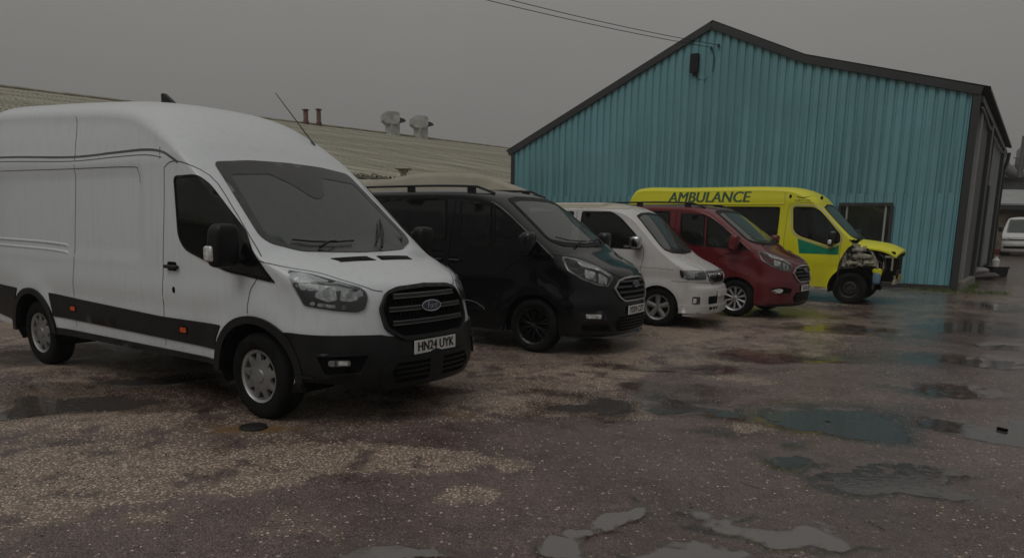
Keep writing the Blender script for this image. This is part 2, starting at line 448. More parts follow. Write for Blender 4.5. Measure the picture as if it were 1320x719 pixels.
def text2d(s, size=1, shear=0, bold=0):
    cu = bpy.data.curves.new('text', 'FONT'); cu.body = s; cu.size = size; cu.shear = shear; cu.offset = bold; cu.align_x = 'CENTER'; cu.align_y = 'CENTER'; cu.resolution_u = 3
    o = bpy.data.objects.new('text', cu); COL.objects.link(o); dg = bpy.context.evaluated_depsgraph_get(); dg.update()
    me = bpy.data.meshes.new_from_object(o.evaluated_get(dg))
    v = [tuple(q.co)[:2] for q in me.vertices]; f = [tuple(p.vertices) for p in me.polygons]
    bpy.data.objects.remove(o); bpy.data.meshes.remove(me); return v, f
def lettering(name, s, O, U, V_, mat, parent, size, bold=0, shear=0, width=None):
    v, f = text2d(s, size, shear, 0); O, U, V_ = Vector(O), Vector(U), Vector(V_)
    if width:
        xs = [p[0] for p in v]; k = width/(max(xs)-min(xs)); v = [(p[0]*k, p[1]) for p in v]
    Nn = U.cross(V_).normalized(); vv = []; ff = []
    for i, (dx, dy) in enumerate(((0, 0), (bold, 0), (-bold, 0), (0, bold*.6)) if bold else ((0, 0),)):
        k = len(vv); vv += [O+U*(p[0]+dx)+V_*(p[1]+dy)+Nn*.0003*i for p in v]; ff += [tuple(j+k for j in q) for q in f]
    return mesh_obj(name, vv, ff, mat, parent)
# ------------------------------------------------------------------ wheels
def wheel(parent, x, y, r, wd, rimr, style, mat, steer=0):
    sg = -1 if y < 0 else 1
    w = empty('wheel', (x, y, r), steer, parent)
    h = wd/2; so_ = h*sg
    prof = [(rimr, -h*.8), (rimr+.012, -h*.92), (rimr+(r-rimr)*.45, -h*1.03), (r-.035, -h*.98), (r-.012, -h*.86), (r, -h*.6), (r+.001, -h*.33), (r-.008, -h*.31), (r-.008, -h*.25), (r+.002, -h*.23), (r+.002, -.006), (r-.008, -.005), (r-.008, .005), (r+.002, .006),
            (r+.002, h*.23), (r-.008, h*.25), (r-.008, h*.31), (r+.001, h*.33), (r, h*.6), (r-.012, h*.86), (r-.035, h*.98), (rimr+(r-rimr)*.45, h*1.03), (rimr+.012, h*.92), (rimr, h*.8)]
    t = MB().lathe(prof, 48); 
    v = [(a, b, c-(.012 if c < -r*.97 else 0)*0) for a, b, c in t.v]; t.v = v
    t.build('tyre', M['rubber'], w, auto=50)
    f_ = h*.86*sg
    rim = MB().lathe([(rimr+.004, -h*.8*sg), (rimr-.02, -h*.7*sg), (rimr-.035, h*.2*sg), (rimr-.02, h*.78*sg), (rimr, f_), (rimr+.006, f_+.006*sg), (rimr+.004, f_-.01*sg)], 40)
    rim.lathe([(rimr-.03, -h*.1*sg), (.0, -h*.1*sg)], 24)
    rim.build('rim', mat if style != 'black10' else M['alloyblack'], w, auto=40)
    bk = MB().lathe([(rimr-.028, h*.18*sg), (0., h*.14*sg)], 24); bk.build('brake_disc', M['dark'], w)
    sp = MB()
    def spoke(a, r0, r1, w0, w1, y0, y1, d=.03, ridge=.008):
        ca, sa = math.cos(a), math.sin(a)
        def P(rr, t, yy): return (rr*ca-t*sa, yy*sg, rr*sa+t*ca)
        vv = [P(r0, -w0, y0), P(r0, 0, y0+ridge), P(r0, w0, y0), P(r1, -w1, y1), P(r1, 0, y1+ridge), P(r1, w1, y1),
              P(r0, -w0, y0-d), P(r0, w0, y0-d), P(r1, -w1, y1-d), P(r1, w1, y1-d)]
        ff = [(0, 1, 4, 3), (1, 2, 5, 4), (0, 3, 8, 6), (2, 7, 9, 5), (6, 8, 9, 7)]
        sp.add(vv, ff)
    yo = h*.80
    if style == 'cover':
        sp.lathe([(.0, (yo+.012)*sg), (.05, (yo+.010)*sg), (.058, (yo+.002)*sg), (rimr*.62, (yo-.002)*sg), (rimr*.66, (yo-.02)*sg)], 32)
        for k in range(9):
            a = 2*math.pi*(k+.3)/9; spoke(a, rimr*.55, rimr*.99, .034, .022 + .014*(k % 1), yo, yo-.004, .03, .004)
        sp.lathe([(rimr*.88, (yo-.01)*sg), (rimr*.9, (yo)*sg), (rimr*1.0, (yo+.002)*sg), (rimr*1.03, (yo-.012)*sg)], 40)
        sp.build('wheel_cover', M['dsilver'], w, auto=30)
    elif style == 'five':
        for k in range(5): spoke(2*math.pi*(k+.25)/5, .02, rimr*.97, .032, .045, yo*.8, yo*.9, .04, .012)
        sp.lathe([(0, (yo*.95)*sg), (.032, yo*.93*sg), (.036, yo*.7*sg)], 16)
        sp.build('spokes', mat, w, auto=30)
    elif style == 'ten':
        for k in range(10):
            a = 2*math.pi*(k+.5)/10; spoke(a, .045, rimr*.97, .013, .027, yo*.78, yo*.93, .035, .008)
        sp.lathe([(0, (yo*.92)*sg), (.03, yo*.9*sg), (.055, yo*.75*sg), (.06, yo*.5*sg)], 20)
        sp.build('spokes', mat, w, auto=30)
    elif style == 'black10':
        for k in range(10):
            for dlt in (-.13, .13):
                a = 2*math.pi*(k+.5)/10
                a0, a1 = a, a+dlt; r0, r1 = rimr*.45, rimr*.98
                c0 = (r0*math.cos(a0), r0*math.sin(a0)); c1 = (r1*math.cos(a1), r1*math.sin(a1))
                sp.tube([(c0[0], yo*.85*sg, c0[1]), (c1[0], yo*.97*sg, c1[1])], .011, 5)
            spoke(2*math.pi*(k+.5)/10, .03, rimr*.48, .011, .014, yo*.75, yo*.85, .03)
        sp.build('spokes', M['spokeblack'], w, auto=30)
        MB().lathe([(0, (yo*.92)*sg), (.026, yo*.9*sg), (.03, yo*.7*sg)], 16).build('hub_cap', M['steel'], w)
    elif style == 'steel':
        sp.lathe([(rimr*.9, yo*.35*sg), (rimr*.72, yo*.75*sg), (rimr*.5, yo*.8*sg), (rimr*.42, yo*.45*sg), (.07, yo*.4*sg), (.06, yo*.75*sg), (0, yo*.78*sg)], 32)
        sp.build('wheel_disc', M['steel'], w, auto=40)
        bo = MB()
        for k in range(6):
            a = 2*math.pi*k/6; bo.box((.085*math.cos(a), yo*.55*sg, .085*math.sin(a)), (.022, .03, .022))
        bo.build('wheel_bolts', M['chrome'], w)
    return w
def arch_liner(parent, arches, Wf, inner=.55):
    for (ax, az, ar) in arches:
        for sg in (-1, 1):
            n = 18; v = []; f = []
            for k in range(n+1):
                t = -.25+(math.pi+.5)*k/n
                x, z = ax+(ar-.004)*math.cos(t), az+(ar-.004)*math.sin(t)
                yo = float(Wf(x, max(z, .3)))-.004
                v += [(x, sg*yo, z), (x, sg*inner, z)]
            for k in range(n): f.append((2*k, 2*k+1, 2*k+3, 2*k+2))
            c = len(v); v.append((ax, sg*inner, az))
            for k in range(n): f.append((2*k+1, c, 2*k+3))
            mesh_obj('wheel_arch_liner', v, f, M['dark'], parent)
def cabin(parent, x_dash, z_dash, x_seat, hw, seatmat='seat', bulk=None, zfloor=.55, ztop=1.45, wheel_side=-1):
    m = MB()
    prof = [(x_dash+.28, z_dash-.10), (x_dash+.15, z_dash), (x_dash-.05, z_dash+.02), (x_dash-.12, z_dash-.05), (x_dash-.08, z_dash-.3), (x_dash+.1, z_dash-.5), (x_dash+.28, z_dash-.5)]
    m.extr(prof, (0, -hw, 0), (1, 0, 0), (0, 0, 1), (0, 2*hw, 0)); m.build('dashboard', M['dash'], parent)
    for sy in (-1, 1):
        s_ = MB(); y = sy*hw*.55
        s_.box((x_seat+.22, y, zfloor+.15), (.5, .48, .2), bev=.06)
        rot = Matrix.Rotation(R(-14), 3, 'Y')
        s_.box((x_seat-.08, y, zfloor+.52), (.14, .46, .62), bev=.06, M3=rot)
        s_.box((x_seat-.17, y, ztop-.05), (.1, .26, .2), bev=.05, M3=rot)
        s_.build('seat', M[seatmat], parent)
    st = MB(); cx, cz = x_dash-.28, z_dash-.02; y = wheel_side*hw*.5
    st.tube([(cx+.07*math.sin(a)*1.6, y+.19*math.cos(a), cz+.15*math.sin(a)) for a in (2*math.pi*k/20 for k in range(21))], .014, 6)
    st.tube([(cx, y-.18, cz), (cx+.02, y, cz-.02), (cx, y+.18, cz)], .016, 6); st.tube([(cx, y, cz), (cx+.3, y, cz-.15)], .03, 8)
    st.build('steering_wheel', M['plastic'], parent)
    if bulk: MB().box((bulk[0], 0, bulk[1]), (.03, 2*hw*.98, bulk[2])).build('bulkhead', M['dash'], parent)
def ellipsoid(c, d, p=3., seg=14, rings=9, shear=0):
    v = []; f = []
    for i in range(rings+1):
        a = -math.pi/2+math.pi*i/rings
        for j in range(seg):
            b = 2*math.pi*j/seg
            sp = lambda t: math.copysign(abs(t)**(2/p), t)
            x, y, z = sp(math.cos(a))*sp(math.cos(b)), sp(math.cos(a))*sp(math.sin(b)), sp(math.sin(a))
            v.append((c[0]+x*d[0]/2+shear*z*d[2]/2, c[1]+y*d[1]/2, c[2]+z*d[2]/2))
    for i in range(rings):
        for j in range(seg): f.append((i*seg+j, i*seg+(j+1) % seg, (i+1)*seg+(j+1) % seg, (i+1)*seg+j))
    return v, f
# ------------------------------------------------------------------ body shapes
def gauss(d, s): return np.exp(-(d/s)**2)
def sstep(x, a, b):
    t = np.clip((x-a)/(b-a), 0, 1); return t*t*(3-2*t)
def W_transit(x, z):
    x = np.asarray(x, float); z = np.asarray(z, float)
    w = 1.005-.05*sstep(z, 1.15, 2.15)-.012*(1-sstep(z, .3, .8))
    zc = z+.035*np.clip(x+2.7, -2, 0)
    w = w-.07*sstep(zc, 2.13, 2.65)-.014*sstep(zc, 2.135, 2.18)
    w = w-.085*np.clip((x+.35)/.75, 0, 2)**2*(1-.3*sstep(z, 1.0, 1.3))
    w = w-.05*np.clip((-x-4.2)/.7, 0, 1)**2
    for ax in (0, -3.75):
        d = np.hypot(x-ax, z-.36); w = w+.028*gauss(np.clip(d-.50, 0, 9), .10)*(z > .3)
    # recessed load panels
    rec = sstep(x, -4.75, -4.70)*(1-sstep(x, -1.62, -1.52))*sstep(z, 1.22, 1.25)*(1-sstep(z, 2.02, 2.05))
    w = w-.012*rec
    w = w+.010*sstep(z, .86, .90)*(1-sstep(z, 1.02, 1.12))*(x < .2)
    return w
ST_TRANSIT = [(.88,.262,.40,.285,2.4,.1),(.98,.31,.38,.31,2.4,.12),(1.02,.40,.40,.40,2.5,.12),(1.025,.60,.40,.60,2.5,.12),(1.0,.72,.39,.72,2.5,.12),(.965,.86,.37,.86,2.5,.12),
  (.92,1.0,.34,.99,2.5,.12),(.87,1.085,.32,1.06,2.5,.13),(.79,1.135,.29,1.10,2.7,.14),(.60,1.205,.26,1.145,3.0,.16),(.36,1.285,.20,1.20,3.2,.2),(.16,1.345,.12,1.255,3.4,.25),(.10,1.375,.06,1.295,3.6,.3),
  (-.10,1.545,-.15,1.455,3.8,.35),(-.35,1.76,-.41,1.665,4,.38),(-.62,1.99,-.69,1.89,4,.36),(-.80,2.14,-.89,2.035,3.8,.34),(-.97,2.29,-1.09,2.15,3.4,.26),(-1.22,2.465,-1.40,2.29,3.1,.18),
  (-1.55,2.625,-1.78,2.42,3,.13),(-2.0,2.71,-2.2,2.47,3,.11),(-2.7,2.765,-2.8,2.51,3,.1),(-3.8,2.82,-3.8,2.57,3,.1),(-4.7,2.84,-4.65,2.59,3,.1),(-4.90,2.77,-4.80,2.56,3.2,.1),(-4.95,2.6,-4.84,2.4,4,.08),(-4.96,1.8,-4.86,1.8,5,.05),(-4.96,1.0,-4.86,1.0,5,.05),(-4.96,.42,-4.86,.42,5,.05)]
def W_custom(x, z):
    x = np.asarray(x, float); z = np.asarray(z, float)
    w = .975-.125*np.clip((z-1.12)/.85, 0, 1.5)**1.3-.02*(1-sstep(z, .25, .6))
    w = w-.085*np.clip((x+.25)/.7, 0, 2)**2*(1-.4*sstep(z, .95, 1.2))
    w = w-.06*np.clip((-x-3.2)/.7, 0, 1)**2
    for ax in (0, -2.933):
        d = np.hypot(x-ax, z-.36); w = w+.03*gauss(np.clip(d-.47, 0, 9), .07)*(z > .25)
    w = w+.014*sstep(z, .82, .86)*(1-sstep(z, .98, 1.06))*(x < .1)-.012*gauss(z-.62, .12)*sstep(x, -2.6, -2.3)*(1-sstep(x, -.75, -.5))
    return w
ST_CUSTOM = [(.90,.22,.36,.24,2.4,.1),(.965,.27,.38,.28,2.4,.12),(.99,.38,.40,.38,2.5,.14),(.99,.60,.40,.58,2.5,.14),(.975,.74,.39,.72,2.5,.14),(.945,.88,.37,.86,2.5,.15),
  (.90,.99,.34,.96,2.5,.16),(.83,1.06,.31,1.02,2.6,.17),(.66,1.14,.27,1.075,2.8,.2),(.48,1.215,.25,1.125,3,.22),(.36,1.27,.26,1.17,3.2,.26),(.29,1.32,.22,1.215,3.4,.3),
  (.02,1.52,-.03,1.415,3.6,.33),(-.27,1.73,-.33,1.63,3.8,.33),(-.53,1.915,-.61,1.81,3.8,.3),(-.68,2.005,-.80,1.88,3.5,.24),(-.95,2.06,-1.05,1.93,3.2,.16),
  (-1.5,2.085,-1.5,1.955,3.1,.12),(-2.4,2.09,-2.4,1.96,3.1,.12),(-3.3,2.075,-3.3,1.95,3.1,.1),(-3.68,2.04,-3.6,1.91,3.2,.1),(-3.83,1.95,-3.75,1.82,3.6,.1),(-3.9,1.6,-3.82,1.5,4,.08),(-3.96,1.0,-3.87,1.0,4,.08),(-3.97,.38,-3.87,.38,4,.08)]
def W_bongo(x, z):
    x = np.asarray(x, float); z = np.asarray(z, float)
    w = .845-.125*np.clip((z-1.12)/.8, 0, 1.5)**1.3-.015*(1-sstep(z, .25, .6))
    w = w-.05*np.clip((x+.1)/.55, 0, 2)**2
    w = w-.05*np.clip((-x-3.1)/.6, 0, 1)**2
    for ax in (0, -2.92):
        d = np.hypot(x-ax, z-.33); w = w+.02*gauss(np.clip(d-.40, 0, 9), .06)*(z > .25)
    w = w+.012*sstep(z, .84, .88)*(1-sstep(z, .98, 1.1))
    return w
ST_BONGO = [(.78,.20,.42,.20,2.8,.1),(.82,.24,.44,.24,2.8,.12),(.835,.34,.45,.34,2.9,.14),(.835,.60,.45,.60,2.9,.14),(.82,.66,.44,.66,2.9,.14),(.775,.70,.43,.70,2.9,.14),(.765,.82,.42,.82,2.9,.14),
  (.735,.89,.40,.885,2.9,.16),(.66,.95,.36,.93,3,.18),(.50,1.03,.30,.985,3,.22),(.30,1.11,.24,1.04,3.2,.26),(.16,1.18,.16,1.10,3.4,.3),
  (-.02,1.37,-.08,1.285,3.6,.34),(-.24,1.60,-.31,1.51,3.8,.36),(-.43,1.80,-.52,1.70,3.8,.32),(-.60,1.915,-.72,1.80,3.5,.24),(-.85,1.98,-.96,1.85,3.2,.18),
  (-1.3,2.0,-1.3,1.87,3.1,.14),(-2.4,2.0,-2.4,1.85,3.1,.12),(-3.2,1.985,-3.2,1.84,3.1,.1),(-3.5,1.93,-3.42,1.79,3.3,.1),(-3.62,1.7,-3.55,1.6,4,.08),(-3.7,1.1,-3.62,1.1,4,.08),(-3.74,.35,-3.66,.35,4,.08)]
def W_amb(x, z):
    x = np.asarray(x, float); z = np.asarray(z, float)
    w = 1.0-.075*sstep(z, 1.15, 2.2)-.05*sstep(z, 2.25, 2.6)-.015*(1-sstep(z, .3, .8))
    w = w-.06*np.clip((x+.5)/.7, 0, 2)**2
    w = w-.05*np.clip((-x-4.6)/.7, 0, 1)**2
    for ax in (0, -4.33):
        d = np.hypot(x-ax, z-.36); w = w+.022*gauss(np.clip(d-.47, 0, 9), .06)*(z > .3)
    w = w+.008*sstep(z, .82, .86)*(1-sstep(z, 1.0, 1.1))
    return w
ST_AMB = [(-.30,.735,-.30,.735,3.5,.1),(-.27,.90,-.28,.90,3.5,.1),(-.16,1.15,-.20,1.12,3.5,.1),(.0,1.40,-.10,1.28,3.5,.3),(.04,1.42,-.04,1.33,3.6,.32),(-.10,1.56,-.17,1.48,3.8,.35),(-.34,1.79,-.41,1.70,3.8,.35),(-.60,2.05,-.69,1.97,3.8,.3),(-.72,2.19,-.84,2.09,3.6,.26),(-.87,2.38,-1.0,2.24,3.4,.2),
  (-1.10,2.53,-1.25,2.38,3.2,.14),(-1.4,2.62,-1.5,2.47,3,.1),(-2.0,2.66,-2.0,2.51,3,.08),(-4.2,2.67,-4.2,2.52,3,.08),(-5.25,2.68,-5.20,2.52,3,.08),(-5.45,2.62,-5.37,2.46,3.4,.08),(-5.62,2.2,-5.54,2.15,4,.06),(-5.72,1.2,-5.64,1.2,4,.06),(-5.75,.4,-5.67,.4,4,.06)]
POSE = {'transit': (-1.4964, 6.5634, -.5952), 'black': (.7642, 10.0188, -.5611), 'bongo': (2.7866, 12.7044, -0.5200), 'red': (4.7193, 14.3733, -.6583), 'amb': (8.1344, 17.2955, -0.5850)}
BODY = {'transit': Body(ST_TRANSIT, W_transit, .40, [(0, .36, .43), (-3.75, .36, .43)]),
        'custom': Body(ST_CUSTOM, W_custom, .27, [(0, .35, .40), (-2.933, .35, .40)]),
        'bongo': Body(ST_BONGO, W_bongo, .24, [(0, .33, .36), (-2.92, .33, .36)]),
        'amb': Body(ST_AMB, W_amb, .30, [(-.02, .36, .46), (-4.33, .36, .43)])}
# === VEHICLES
def shell(B, parent, name, mat, side_holes, screen, xmin=-1.3, extra_cut=None):
    sc = [(a*.975, b) for a, b in screen] if screen else None
    cz = np.mean([q[1] for q in screen]) if screen else 0
    if screen: sc = [(a, cz+(b-cz)*.96) for a, b in sc]
    zlo = min(q[1] for q in sc) if sc else 0
    side_holes = [[tuple(q) for q in h] for h in side_holes]
    def cut(P):
        x, y, z = P[:, 0], P[:, 1], P[:, 2]; m = np.zeros(len(P), bool)
        if sc is not None: m |= (x > xmin) & (z > zlo) & inside(P[:, 1:3], sc)
        for h in side_holes: m |= (np.abs(y) > .5) & (z > .9) & inside(P[:, [0, 2]], h)
        if extra_cut: m |= extra_cut(x, y, z)
        return m
    v, f = B.mesh(side_holes, cut)
    o = mesh_obj(name, v, f, mat, parent, auto=42)
    return o
def shrink(poly, d):
    c = np.mean(np.array([p[:2] for p in poly]), axis=0)
    return [tuple(np.array(p[:2])+(c-np.array(p[:2]))/np.linalg.norm(c-np.array(p[:2]))*d) for p in poly]
def glazed(B, parent, name, poly, rim=.028, glass='side', framemat='frame', kind='R', both=True, off=.009, r=.05):
    """window: dark rim on the bodywork with a pane let into it"""
    P = rpoly(poly, r); q = inset(P, rim)
    for k in ([kind, 'L'] if both and kind == 'R' else [kind]):
        fr = patch(B, name+'_frame' if not name.endswith('screen') else name+'_surround', k, P, M[framemat], parent, off=off, thick=.02, holes=[q], step=.08)
        patch(B, name, k, inset(P, rim*.7), M[glass], fr, off=off-.004, thick=.003, step=.1)
def inset(P, d):
    P = [np.array(p[:2], float) for p in P]; n = len(P); out = []
    area = sum(P[i][0]*P[(i+1) % n][1]-P[(i+1) % n][0]*P[i][1] for i in range(n)); sg = 1 if area > 0 else -1
    for i in range(n):
        a, b, c = P[i-1], P[i], P[(i+1) % n]
        e1 = (b-a)/(np.linalg.norm(b-a)+1e-9); e2 = (c-b)/(np.linalg.norm(c-b)+1e-9)
        n1 = np.array([-e1[1], e1[0]])*sg; n2 = np.array([-e2[1], e2[0]])*sg
        m = n1+n2; l = np.linalg.norm(m); m = m/l if l > 1e-6 else n1
        out.append(tuple(b+m*d/max(.5, m.dot(n1))))
    return out
def plate(B, parent, text, z, y0=0, mat='plate', name='number_plate', tilt=.05):
    p0, n0 = B.cast('F', y0, z); x = p0.x+.012
    m = MB().box((x, y0, z), (.012, .52, .111), bev=.004); o = m.build(name, M[mat], parent)
    lettering('plate_lettering', text, (x+.0085, y0, z), (0, 1, 0), (0, 0, 1), M['ink'], o, .108, bold=.004, width=.45)
    return o
def wiper(B, parent, pts, piv):
    m = MB(); P = [B.cast('F', a, b)[0]+Vector((.02, 0, .02)) for a, b in pts]
    m.tube(P, .008, 6); m.build('wiper_blade', M['plastic'], parent)
    m = MB(); a = B.cast('F', *piv)[0]+Vector((.02, 0, .02)); b = P[len(P)//2]+Vector((.01, 0, .012)); m.tube([a, (a+b)/2+Vector((.02, 0, .02)), b], [.014, .01, .007], 6)
    m.build('wiper_arm', M['plastic'], parent)
def mirror_part(parent, c, d, mat, indicator=True, capmat=None, sg=-1, shear=.12, arm=.2, ind=None):
    v, f = ellipsoid(c, d, 4.2, 18, 12, shear)
    o = mesh_obj('door_mirror', v, f, M[mat], parent, smooth=True)
    MB().box((c[0]+.01, c[1]-sg*(d[1]/2+arm/2-.02), c[2]-d[2]*.3), (.09, arm, .07), bev=.03).build('mirror_arm', M['plastic'], o)
    MB().box((c[0]-d[0]/2*.93, c[1], c[2]), (.008, d[1]*.66, d[2]*.70), bev=.03).build('mirror_glass', M['chrome'], o)
    if ind:
        v, f = ellipsoid((c[0]+ind[0], c[1]+sg*d[1]*.40+ind[1], c[2]+ind[2]), (ind[3], .07, ind[4]), 5, 14, 8)
        mesh_obj('mirror_indicator', v, f, M['lampwhite'], o, smooth=True)
    return o
def handle(B, parent, x, z, mat='plastic', w=.19, h=.032):
    p, n = B.cast('R', x, z); patch(B, 'handle_recess', 'R', rpoly([(x-w*.45, z-h*1.1), (x+w*.3, z-h*1.1), (x+w*.3, z+h*1.3), (x-w*.45, z+h*1.3)], .03), M['gapd'] if mat in ('plastic', 'gloss', 'red') else M['gap'], parent, off=.0025, thick=.006)
    m = MB().box((p.x, p.y-.03, z), (w, .028, h), bev=.012); m.box((p.x+w*.4, p.y-.012, z), (.03, .03, h*.8), bev=.008); m.box((p.x-w*.4, p.y-.012, z), (.03, .03, h*.8), bev=.008)
    m.build('door_handle', M[mat], parent)
def seams(B, parent, paths, mat='gap', w=.009):
    for p in paths:
        for k in 'RL': ribbon(B, 'panel_gap', k, p, M[mat], parent, w=w, off=.0015, step=.06)
def smoothp(pts, n=4):
    A = np.array(pts, float); out = []
    for i in range(len(A)-1):
        p0 = A[max(i-1, 0)]; p1, p2 = A[i], A[i+1]; p3 = A[min(i+2, len(A)-1)]
        for j in range(n):
            t = j/n; out.append(tuple(.5*((2*p1)+(-p0+p2)*t+(2*p0-5*p1+4*p2-p3)*t*t+(-p0+3*p1-3*p2+p3)*t**3)))
    out.append(tuple(A[-1])); return out
def headlamp(B, parent, outer, inner_patches, x0=.35, rim=None, mirror=True, kind='C', name='headlight'):
    """housing, reflector bowls and a clear lens; built right and mirrored left"""
    for sg in ((1, -1) if mirror else (1,)):
        fl = lambda P: [(a*sg, b) for a, b in P]
        h = patch(B, name, kind, fl(rpoly(outer, .02)), M['lampdark'], parent, off=.002, thick=.02, x0=x0, step=.05)
        for (P, mt, o_) in inner_patches:
            patch(B, 'lamp_reflector', kind, fl(rpoly(P, .015)), M[mt], h, off=.003+o_, thick=.004, x0=x0, step=.04)
        if rim:
            P = rpoly(outer, .02); patch(B, 'lamp_trim', kind, fl(P), M[rim], h, off=.006, thick=.01, x0=x0, holes=[fl(inset(P, .016))], step=.05)
        patch(B, 'lamp_lens', kind, fl(inset(rpoly(outer, .02), .003)), M['lens'], h, off=.016, thick=.003, x0=x0, step=.05)
# ------------------------------------------------------------------ white high-roof panel van
def build_transit():
    B = BODY['transit']; x, y, a = POSE['transit']; V = empty('panel_van', (x, y, 0), a)
    tag(V, 'tall white panel van nearest the camera with black bumper and HN24 UYK plate', 'van')
    win = [(-1.045, 1.95, .06), (-.72, 1.955, .06), (-.60, 1.885, .1), (-.10, 1.475, .1), (.235, 1.115, .01), (-.05, 1.15, .05), (-.30, 1.175, .1), (-.88, 1.335, .12), (-.975, 1.44, .08)]
    screen = [(-.60, 1.345), (-.3, 1.335), (0, 1.33), (.3, 1.335), (.60, 1.345), (.82, 1.41), (.86, 1.47), (.76, 2.07), (.4, 2.11), (0, 2.12), (-.4, 2.11), (-.76, 2.07), (-.86, 1.47), (-.82, 1.41)]
    wp = rpoly(win, .05)
    shell(B, V, 'body', M['white'], [inset(wp, .02)], screen, extra_cut=lambda x, y, z: (z < .44) & (x > .395))
    arch_liner(V, B.arches, B.W)
    MB().box((-2.3, 0, .42), (4.9, 1.7, .06)).build('underbody', M['dark'], V)
    glazed(B, V, 'side_window', win, rim=.022, glass='side')
    # frit band with deep camera shield
    S_ = rpoly(screen, .05)
    hole = rpoly([(-.66, 1.385), (.66, 1.385), (.80, 1.48), (.70, 1.965), (.30, 1.995), (.10, 1.80), (-.02, 1.79), (-.13, 1.90), (-.30, 1.995), (-.70, 1.965), (-.80, 1.48)], .04)
    fr = patch(B, 'windscreen_surround', 'F', S_, M['frit'], V, off=.007, thick=.02, holes=[hole], step=.07)
    patch(B, 'windscreen', 'F', inset(S_, .016), M['screen'], fr, off=.003, thick=.003, step=.09)
    cabin(V, -.05, 1.27, -.95, .88, bulk=(-1.28, 1.35, 1.7), zfloor=.85, ztop=1.72)
    # black lower cladding between the wheels
    for k in 'RL':
        patch(B, 'side_rub_strip', k, rpoly([(-3.29, .575), (-.475, .525), (-.475, .62), (-.40, .735), (-1.3, .735), (-2.7, .785), (-3.37, .815), (-3.31, .66)], .02), M['plastic'], V, off=.012, thick=.02, step=.12)
        patch(B, 'side_rub_strip', k, rpoly([(-4.86, .50), (-4.21, .45), (-4.16, .66), (-4.10, .82), (-4.86, .84)], .02), M['plastic'], V, off=.012, thick=.02, step=.12)
        patch(B, 'sill_trim', k, rpoly([(-3.30, .39), (-.46, .395), (-.46, .44), (-3.30, .46)], .01), M['plastic'], V, off=.015, thick=.03, step=.15)
        for xm, zm in ((-2.89, .685), (-.955, .645)):
            patch(B, 'side_marker', k, rpoly([(xm-.06, zm-.032), (xm+.06, zm-.032), (xm+.06, zm+.032), (xm-.06, zm+.032)], .01), M['gapd'], V, off=.016, thick=.01)
            patch(B, 'side_marker_reflector', k, rpoly([(xm-.045, zm-.022), (xm+.045, zm-.022), (xm+.045, zm+.022), (xm-.045, zm+.022)], .008), M['orange'], V, off=.02, thick=.006)
        # wheel arch lips
        for ax in (0, -3.75):
            po = [(ax+.50*math.cos(t), .36+.485*math.sin(t)) for t in np.linspace(-.02 if ax == 0 else .1, math.pi+.02, 22)]
            pi_ = [(ax+.425*math.cos(t), .36+.425*math.sin(t)) for t in np.linspace(math.pi+.02, -.02 if ax == 0 else .1, 22)]
            patch(B, 'wheel_arch_trim', k, po+pi_, M['plastic'], V, off=.022, thick=.05, step=.08)
    # bumper
    th = lambda yy, zz=0: yy
    patch(B, 'front_bumper', 'C', rpoly([(-1.60, .285), (-.9, .26), (0, .255), (.9, .26), (1.60, .285), (1.62, .74), (1.0, .735), (.74, .728), (.68, .715), (.62, .705), (.3, .70), (-.3, .70), (-.62, .705), (-.68, .715), (-.74, .728), (-1.0, .735), (-1.62, .74)], .03), M['plastic'], V, off=.016, thick=.04, step=.06)
    patch(B, 'bumper_crease', 'C', rpoly([(-1.47, .40), (-1.30, .40), (-1.30, .415), (-1.47, .42)], .01), M['plastic'], V, off=.034, thick=.03)
    for k in 'RL': patch(B, 'bumper_end', k, [(.34, .265), (.47, .265), (.47, .50), (.43, .50), (.42, .36), (.38, .30)], M['plastic'], V, off=.018, thick=.05, step=.06)
    # lower intake with bars
    li = patch(B, 'lower_intake', 'C', rpoly([(-.56, .335), (.56, .335), (.64, .42), (.56, .51), (-.56, .51), (-.64, .42)], .03), M['gapd'], V, off=.018, thick=.01)
    patch(B, 'intake_frame', 'C', rpoly([(-.72, .30), (.72, .30), (.78, .42), (.66, .535), (-.66, .535), (-.78, .42)], .05), M['plastic'], li, off=.03, thick=.02, holes=[rpoly([(-.60, .345), (.60, .345), (.66, .42), (.58, .50), (-.58, .50), (-.66, .42)], .03)])
    for zz in (.385, .425, .465):
        for s0, s1 in ((-.60, -.12), (.12, .60)): patch(B, 'intake_bar', 'C', [(s0, zz-.007), (s1, zz-.007), (s1, zz+.007), (s0, zz+.007)], M['plastic'], li, off=.028, thick=.012)
    patch(B, 'intake_centre', 'C', [(-.12, .345), (.12, .345), (.12, .50), (-.12, .50)], M['plastic'], li, off=.028, thick=.015)
    # fog lamps
    for sg in (1, -1):
        fl = lambda P: [(p*sg, q) for p, q in P]
        bz = rpoly([(-1.30, .60), (-.83, .605), (-.92, .435), (-1.22, .415)], .04)
        b_ = patch(B, 'fog_lamp', 'C', fl(bz), M['gapd'], V, off=.018, thick=.01, step=.05)
        patch(B, 'fog_lamp_bezel', 'C', fl(bz), M['plastic'], b_, off=.032, thick=.02, holes=[fl(inset(bz, .022))], step=.05)
        patch(B, 'fog_lamp_glass', 'C', fl(rpoly([(-1.18, .55), (-1.01, .55), (-1.01, .505), (-1.18, .505)], .025)), M['dsilver'], b_, off=.026, thick=.01, step=.04)
        patch(B, 'fog_lamp_bulb', 'C', fl(rpoly([(-1.10, .545), (-1.03, .545), (-1.03, .515), (-1.10, .515)], .01)), M['lampwhite'], b_, off=.030, thick=.01, step=.04)
        patch(B, 'fog_lamp_divider', 'C', fl([(-1.13, .555), (-1.115, .555), (-1.115, .505), (-1.13, .505)]), M['lampdark'], b_, off=.028, thick=.01, step=.04)
